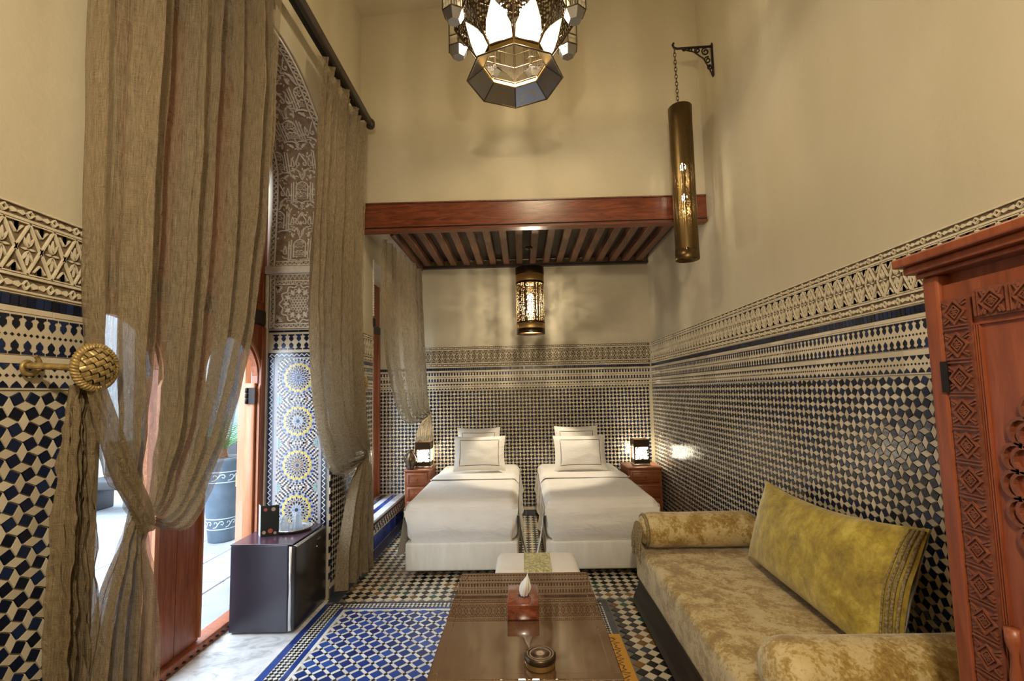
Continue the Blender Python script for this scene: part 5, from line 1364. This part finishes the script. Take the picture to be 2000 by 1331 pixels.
# ------------------------------------------------------------------ hanging lanterns
def chain_links(mb, p0, p1, n, r=.011):
    p0, p1 = Vector(p0), Vector(p1); d = (p1-p0)/n
    for i in range(n):
        c = p0+d*(i+.5); ax = Vector((1, 0, 0)) if i % 2 else Vector((0, 1, 0)); l = d.length*.66
        mb.tube([c+ax*r*math.cos(a)+Vector((0, 0, l))*math.sin(a) for a in [2*PI*k/12 for k in range(12)]], .0028, 5, closed=True)
def wall_lantern():
    x, y = 1.357, 3.768; z0, z1 = 2.585, 3.875; r = .092
    b = thing('wall_bracket', (XR, y, 4.15), 'black wrought iron scroll bracket high on the plaster wall', 'bracket')
    mb = MB(); mb.rbox(XR-.014, XR-.002, y-.014, y+.014, 4.14, 4.43, .004, 1); mb.build('back_plate', 'iron', b)
    mb = MB(); mb.tube([(XR-.01, y, 4.405), (1.50, y, 4.40), (1.36, y, 4.395), (1.335, y, 4.405), (1.325, y, 4.43), (1.335, y, 4.445)], .009, 8); mb.build('arm', 'iron', b)
    def spiral(cx, cz, r0, turns, a0, s=1): return [(cx+r0*(1-.75*i/30)*math.cos(a0+s*2*PI*turns*i/30), y, cz+r0*(1-.75*i/30)*math.sin(a0+s*2*PI*turns*i/30)) for i in range(31)]
    mb = MB()
    for c in ((1.595, 4.36, .035), (1.53, 4.375, .026), (1.47, 4.383, .02), (1.42, 4.386, .016), (1.61, 4.285, .03), (1.625, 4.22, .022)): mb.tube(spiral(c[0], c[1], c[2], 1.4, 1.2), .006, 6)
    mb.tube([(1.40, y, 4.39), (1.50, y, 4.36), (1.575, y, 4.30), (1.615, y, 4.22), (1.642, y, 4.15)], .006, 6); mb.build('scrollwork', 'iron', b)
    l = thing('hanging_lantern', (x, y, z0), 'long pierced brass cylinder lantern hanging on a chain from the bracket', 'lantern')
    mb = MB(); chain_links(mb, (1.338, y, 4.388), (x-.012, y, z1+.035), 15); mb.build('chain', 'bronze', l)
    mb = MB(); mb.lathe([(r, z0+.08-z0), (r, z1-.12-z0)], (x, y, z0), 40); mb.build('pierced_shade', 'pierced_lantern', l)
    mb = MB(); mb.lathe([(r+.001, 0), (r+.003, .004), (r+.001, .08), (r-.003, .08), (r-.003, 0), (r+.001, 0)], (x, y, z0), 40); mb.build('bottom_band', 'old_brass', l)
    mb = MB(); mb.lathe([(r+.001, z1-.12-z0), (r+.003, z1-.004-z0), (r, z1-z0), (r-.003, z1-z0), (r-.003, z1-.12-z0)], (x, y, z0), 40); mb.build('top_band', 'old_brass', l)
    mb = MB(); mb.tube([(x-r, y, z1-.005), (x-.012, y, z1+.035), (x+r, y, z1-.005)], .004, 6); mb.build('bail', 'bronze', l)
    for zz in (3.36, 3.10):
        mb = MB(); mb.lathe([(0, -.03), (.018, -.02), (.024, 0), (.018, .022), (.008, .035), (0, .036)], (x, y, zz), 14); mb.build('bulb', 'bulb_small', l)
        lamp('bulb_light', (x, y, zz-.05), P_WALL/2, .02, WARM, l)
    mb = MB(); mb.tube([(x, y, 3.06), (x, y, z1)], .005, 6); mb.build('rod', 'bronze', l)
wall_lantern()
def pendant(x, y, r, z0, z1, zc, power, zl, rl, label):
    p = thing('pendant_lamp', (x, y, z0), label, 'lamp')
    H = z1-z0
    mb = MB(); mb.lathe([(r, .135), (r, H-.19)], (x, y, z0), 48); mb.build('shade', 'pierced_pendant', p)
    for za, zb, mt, nm in ((0, .055, 'bronze', 'bottom_band'), (.055, .115, 'pierced_gold', 'gold_band'), (.115, .135, 'bronze', 'ring'), (H-.19, H-.165, 'bronze', 'ring'), (H-.165, H-.085, 'pierced_gold', 'gold_band'), (H-.085, H, 'bronze', 'top_band')):
        mb = MB(); e = .002 if mt == 'bronze' else 0; mb.lathe([(r+e, za), (r+e, zb), (r-.003, zb), (r-.003, za), (r+e, za)], (x, y, z0), 48); mb.build(nm, mt, p)
    mb = MB(); mb.lathe([(0, H-.004), (r-.003, H-.004), (r-.003, H), (0, H)], (x, y, z0), 32); mb.build('cap', 'bronze', p)
    mb = MB(); mb.tube([(x, y, z1), (x, y, zc)], .006, 8); mb.lathe([(0, 0), (.04, 0), (.045, .02), (0, .02)], (x, y, zc-.02), 16); mb.build('stem', 'bronze', p)
    mb = MB(); mb.lathe([(0, -.045), (.025, -.035), (.034, 0), (.025, .03), (.012, .05), (0, .052)], (x, y, z0+.42), 16); mb.build('bulb', 'bulb_small', p)
    mb = MB(); mb.tube([(x, y, z0+.47), (x, y, z1)], .008, 6); mb.build('socket', 'bronze', p)
    lamp('bulb_light', (x, y, zl), power, rl, WARM, p)
pendant(.108, 5.3, .160, 2.20, 2.955, 3.204, P_PENDANT, 2.55, .022, 'pierced metal cylinder pendant lamp glowing under the wooden canopy')
pendant(.0, -.55, .20, 3.05, 3.80, ZC, P_FILL, 3.0, .09, 'added fill lamp, a pierced cylinder pendant unseen behind the camera')  # added pendant, out of view behind the camera, to even out the room light
def chandelier():
    cx, cy = -.005, 2.90; ch = thing('chandelier', (cx, cy, 3.57), 'large octagonal brass and glass lantern chandelier hanging high', 'chandelier')
    n = 8; off = -PI/2
    def oc(r, z, k): return Vector((cx+r*math.cos(off+2*PI*k/n), cy+r*math.sin(off+2*PI*k/n), z))
    def bars(levels, rad, name, mt='bronze', rings=True):
        mb = MB()
        for k in range(n):
            mb.tube([oc(r, z, k) for r, z in levels], rad, 6)
        if rings:
            for r, z in levels: mb.tube([oc(r, z, k) for k in range(n)], rad, 6, closed=True)
        mb.build(name, mt, ch)
    # bottom skirt, flaring down
    for k in range(n):
        a, b, c, d = oc(.310, 3.572, k), oc(.310, 3.572, k+1), oc(.205, 3.655, k+1), oc(.205, 3.655, k)
        mb = MB(); mb.add([a, b, c, d], [(0, 1, 2, 3)]); o = mb.build('skirt_panel', 'pewter', ch, solid=.003)
        mb = MB(); m_ = (a+b)*.5; u = (b-a).normalized(); v = ((c+d)*.5-m_).normalized(); nn = u.cross(v).normalized()
        if nn.z > 0: nn = -nn
        for i in range(9):
            t = PI*(i+.5)/9; p0 = m_+v*.028+(u*math.cos(t)+v*math.sin(t)*.9)*.050; p1 = m_+v*.028+(u*math.cos(t)+v*math.sin(t)*.9)*.066
            w_ = (u*-math.sin(t)+v*math.cos(t)).normalized()*.0045
            mb.add([q+nn*.0025 for q in (p0-w_, p0+w_, p1+w_, p1-w_)], [(0, 1, 2, 3)])
        mb.build('punched_fan', 'brass', o)
    bars([(.310, 3.572), (.205, 3.655)], .0055, 'skirt_frame')
    # collar, flaring body, upright body, dome
    for k in range(n):
        def quad(r0, z0, r1, z1, mt, nm, f=0):
            mb = MB(); mb.add([oc(r0, z0, k), oc(r0, z0, k+1), oc(r1, z1, k+1), oc(r1, z1, k)], [(0, 1, 2, 3)]); return mb.build(nm, mt, ch)
        quad(.205, 3.655, .215, 3.69, 'brass', 'collar_panel')
        a, b, c, d = oc(.215, 3.69, k), oc(.215, 3.69, k+1), oc(.385, 3.925, k+1), oc(.385, 3.925, k)
        ctr = (a+b+c+d)/4; nn = (b-a).cross(d-a).normalized()
        if (ctr-Vector((cx, cy, ctr.z))).dot(nn) < 0: nn = -nn
        mb = MB(); pts = []
        m0 = (a+b)/2; u = (b-a)/2; v = (c+d)/2-m0
        for s, t in ((-.92, .03), (-1.02, .25), (-.80, .45), (-.35, .66), (0, .80), (.35, .66), (.80, .45), (1.02, .25), (.92, .03)): pts.append(m0+u*s+v*t+nn*.004)
        lat = MB(); h_ = len(pts)//2; tm = (c+d)/2
        for q in ([a]+pts[:h_+1]+[tm, d], [b]+pts[h_:][::-1]+[tm, c]): lat.add([p-nn*.004 if p in pts else p for p in q], [tuple(range(len(q)))])
        o = lat.build('lattice_panel', 'pierced_lattice', ch)
        mb.add(pts, [tuple(range(len(pts)))]); mb.build('glass_petal', 'lamp_glass', o, solid=.002)
        quad(.385, 3.925, .385, 4.36, 'lamp_glass', 'glass_panel')
        quad(.385, 4.36, .20, 4.62, 'pierced_lattice', 'dome_panel')
        # upright lattice strip on the tall panes
        mb = MB(); a, b = oc(.388, 3.93, k), oc(.388, 3.93, k+1)
        for t in (.25, .5, .75): p = a.lerp(b, t); mb.tube([p, p+Vector((0, 0, .43))], .004, 5)
        for dz in (.10, .33): mb.tube([a+Vector((0, 0, dz)), b+Vector((0, 0, dz))], .004, 5)
        mb.build('glazing_bar', 'bronze', ch)
    bars([(.215, 3.69), (.385, 3.925), (.385, 4.36), (.20, 4.62)], .0075, 'body_frame'); bars([(.205, 3.655), (.215, 3.69)], .006, 'collar_frame', 'brass')
    # satellite turrets round the body
    for k in range(8):
        t0 = math.radians(-20+45*k); tx, ty = cx+.405*math.cos(t0), cy+.405*math.sin(t0); r = .072
        tu = MB()
        def hx(rr, z, j): return Vector((tx+rr*math.cos(PI/3*j+t0), ty+rr*math.sin(PI/3*j+t0), z))
        for j in range(6):
            tu.add([hx(r, 3.895, j), hx(r, 3.895, j+1), hx(r, 4.25, j+1), hx(r, 4.25, j)], [(0, 1, 2, 3)], 0)
            tu.add([hx(.040, 3.838, j), hx(.040, 3.838, j+1), hx(r, 3.895, j+1), hx(r, 3.895, j)], [(0, 1, 2, 3)], 1)
            tu.add([hx(r, 4.25, j), hx(r, 4.25, j+1), Vector((tx, ty, 4.36))], [(0, 1, 2)], 1)
            for za, zb in ((3.895, 4.25),): tu.tube([hx(r, za, j), hx(r, zb, j)], .0045, 5, 2)
        tu.add([hx(.040, 3.838, j) for j in range(6)], [tuple(range(6))], 1)
        for z in (3.895, 3.96, 4.25): tu.tube([hx(r, z, j) for j in range(6)], .0045, 5, 2, closed=True)
        tu.build('turret', ['lamp_glass', 'pewter', 'bronze'], ch)
    mb = MB(); chain_links(mb, (cx, cy, ZC-.02), (cx, cy, 4.72), 16, .018); mb.build('chain', 'bronze', ch)
    mb = MB(); mb.lathe([(.20, 4.62), (.14, 4.68), (.04, 4.70), (.02, 4.73), (0, 4.73)], (cx, cy, 0), 24); mb.build('crown', 'bronze', ch)
    for k in range(4):
        a = PI/4+PI/2*k; p = (cx+.10*math.cos(a), cy+.10*math.sin(a), 3.98)
        mb = MB(); mb.lathe([(0, -.05), (.025, -.04), (.033, 0), (.02, .035), (.012, .05), (0, .05)], p, 14); mb.build('bulb', 'bulb', ch)
        mb = MB(); mb.tube([(p[0], p[1], 4.02), (p[0], p[1], 4.10), (cx, cy, 4.16)], .010, 6); mb.build('socket', 'bronze', ch)
        lamp('bulb_light', (p[0]*1.0, p[1], 3.90), P_CHANDELIER/4, .035, WARM, ch)
    mb = MB(); mb.tube([(cx, cy, 4.10), (cx, cy, 4.70)], .012, 8); mb.build('stem', 'bronze', ch)
chandelier()
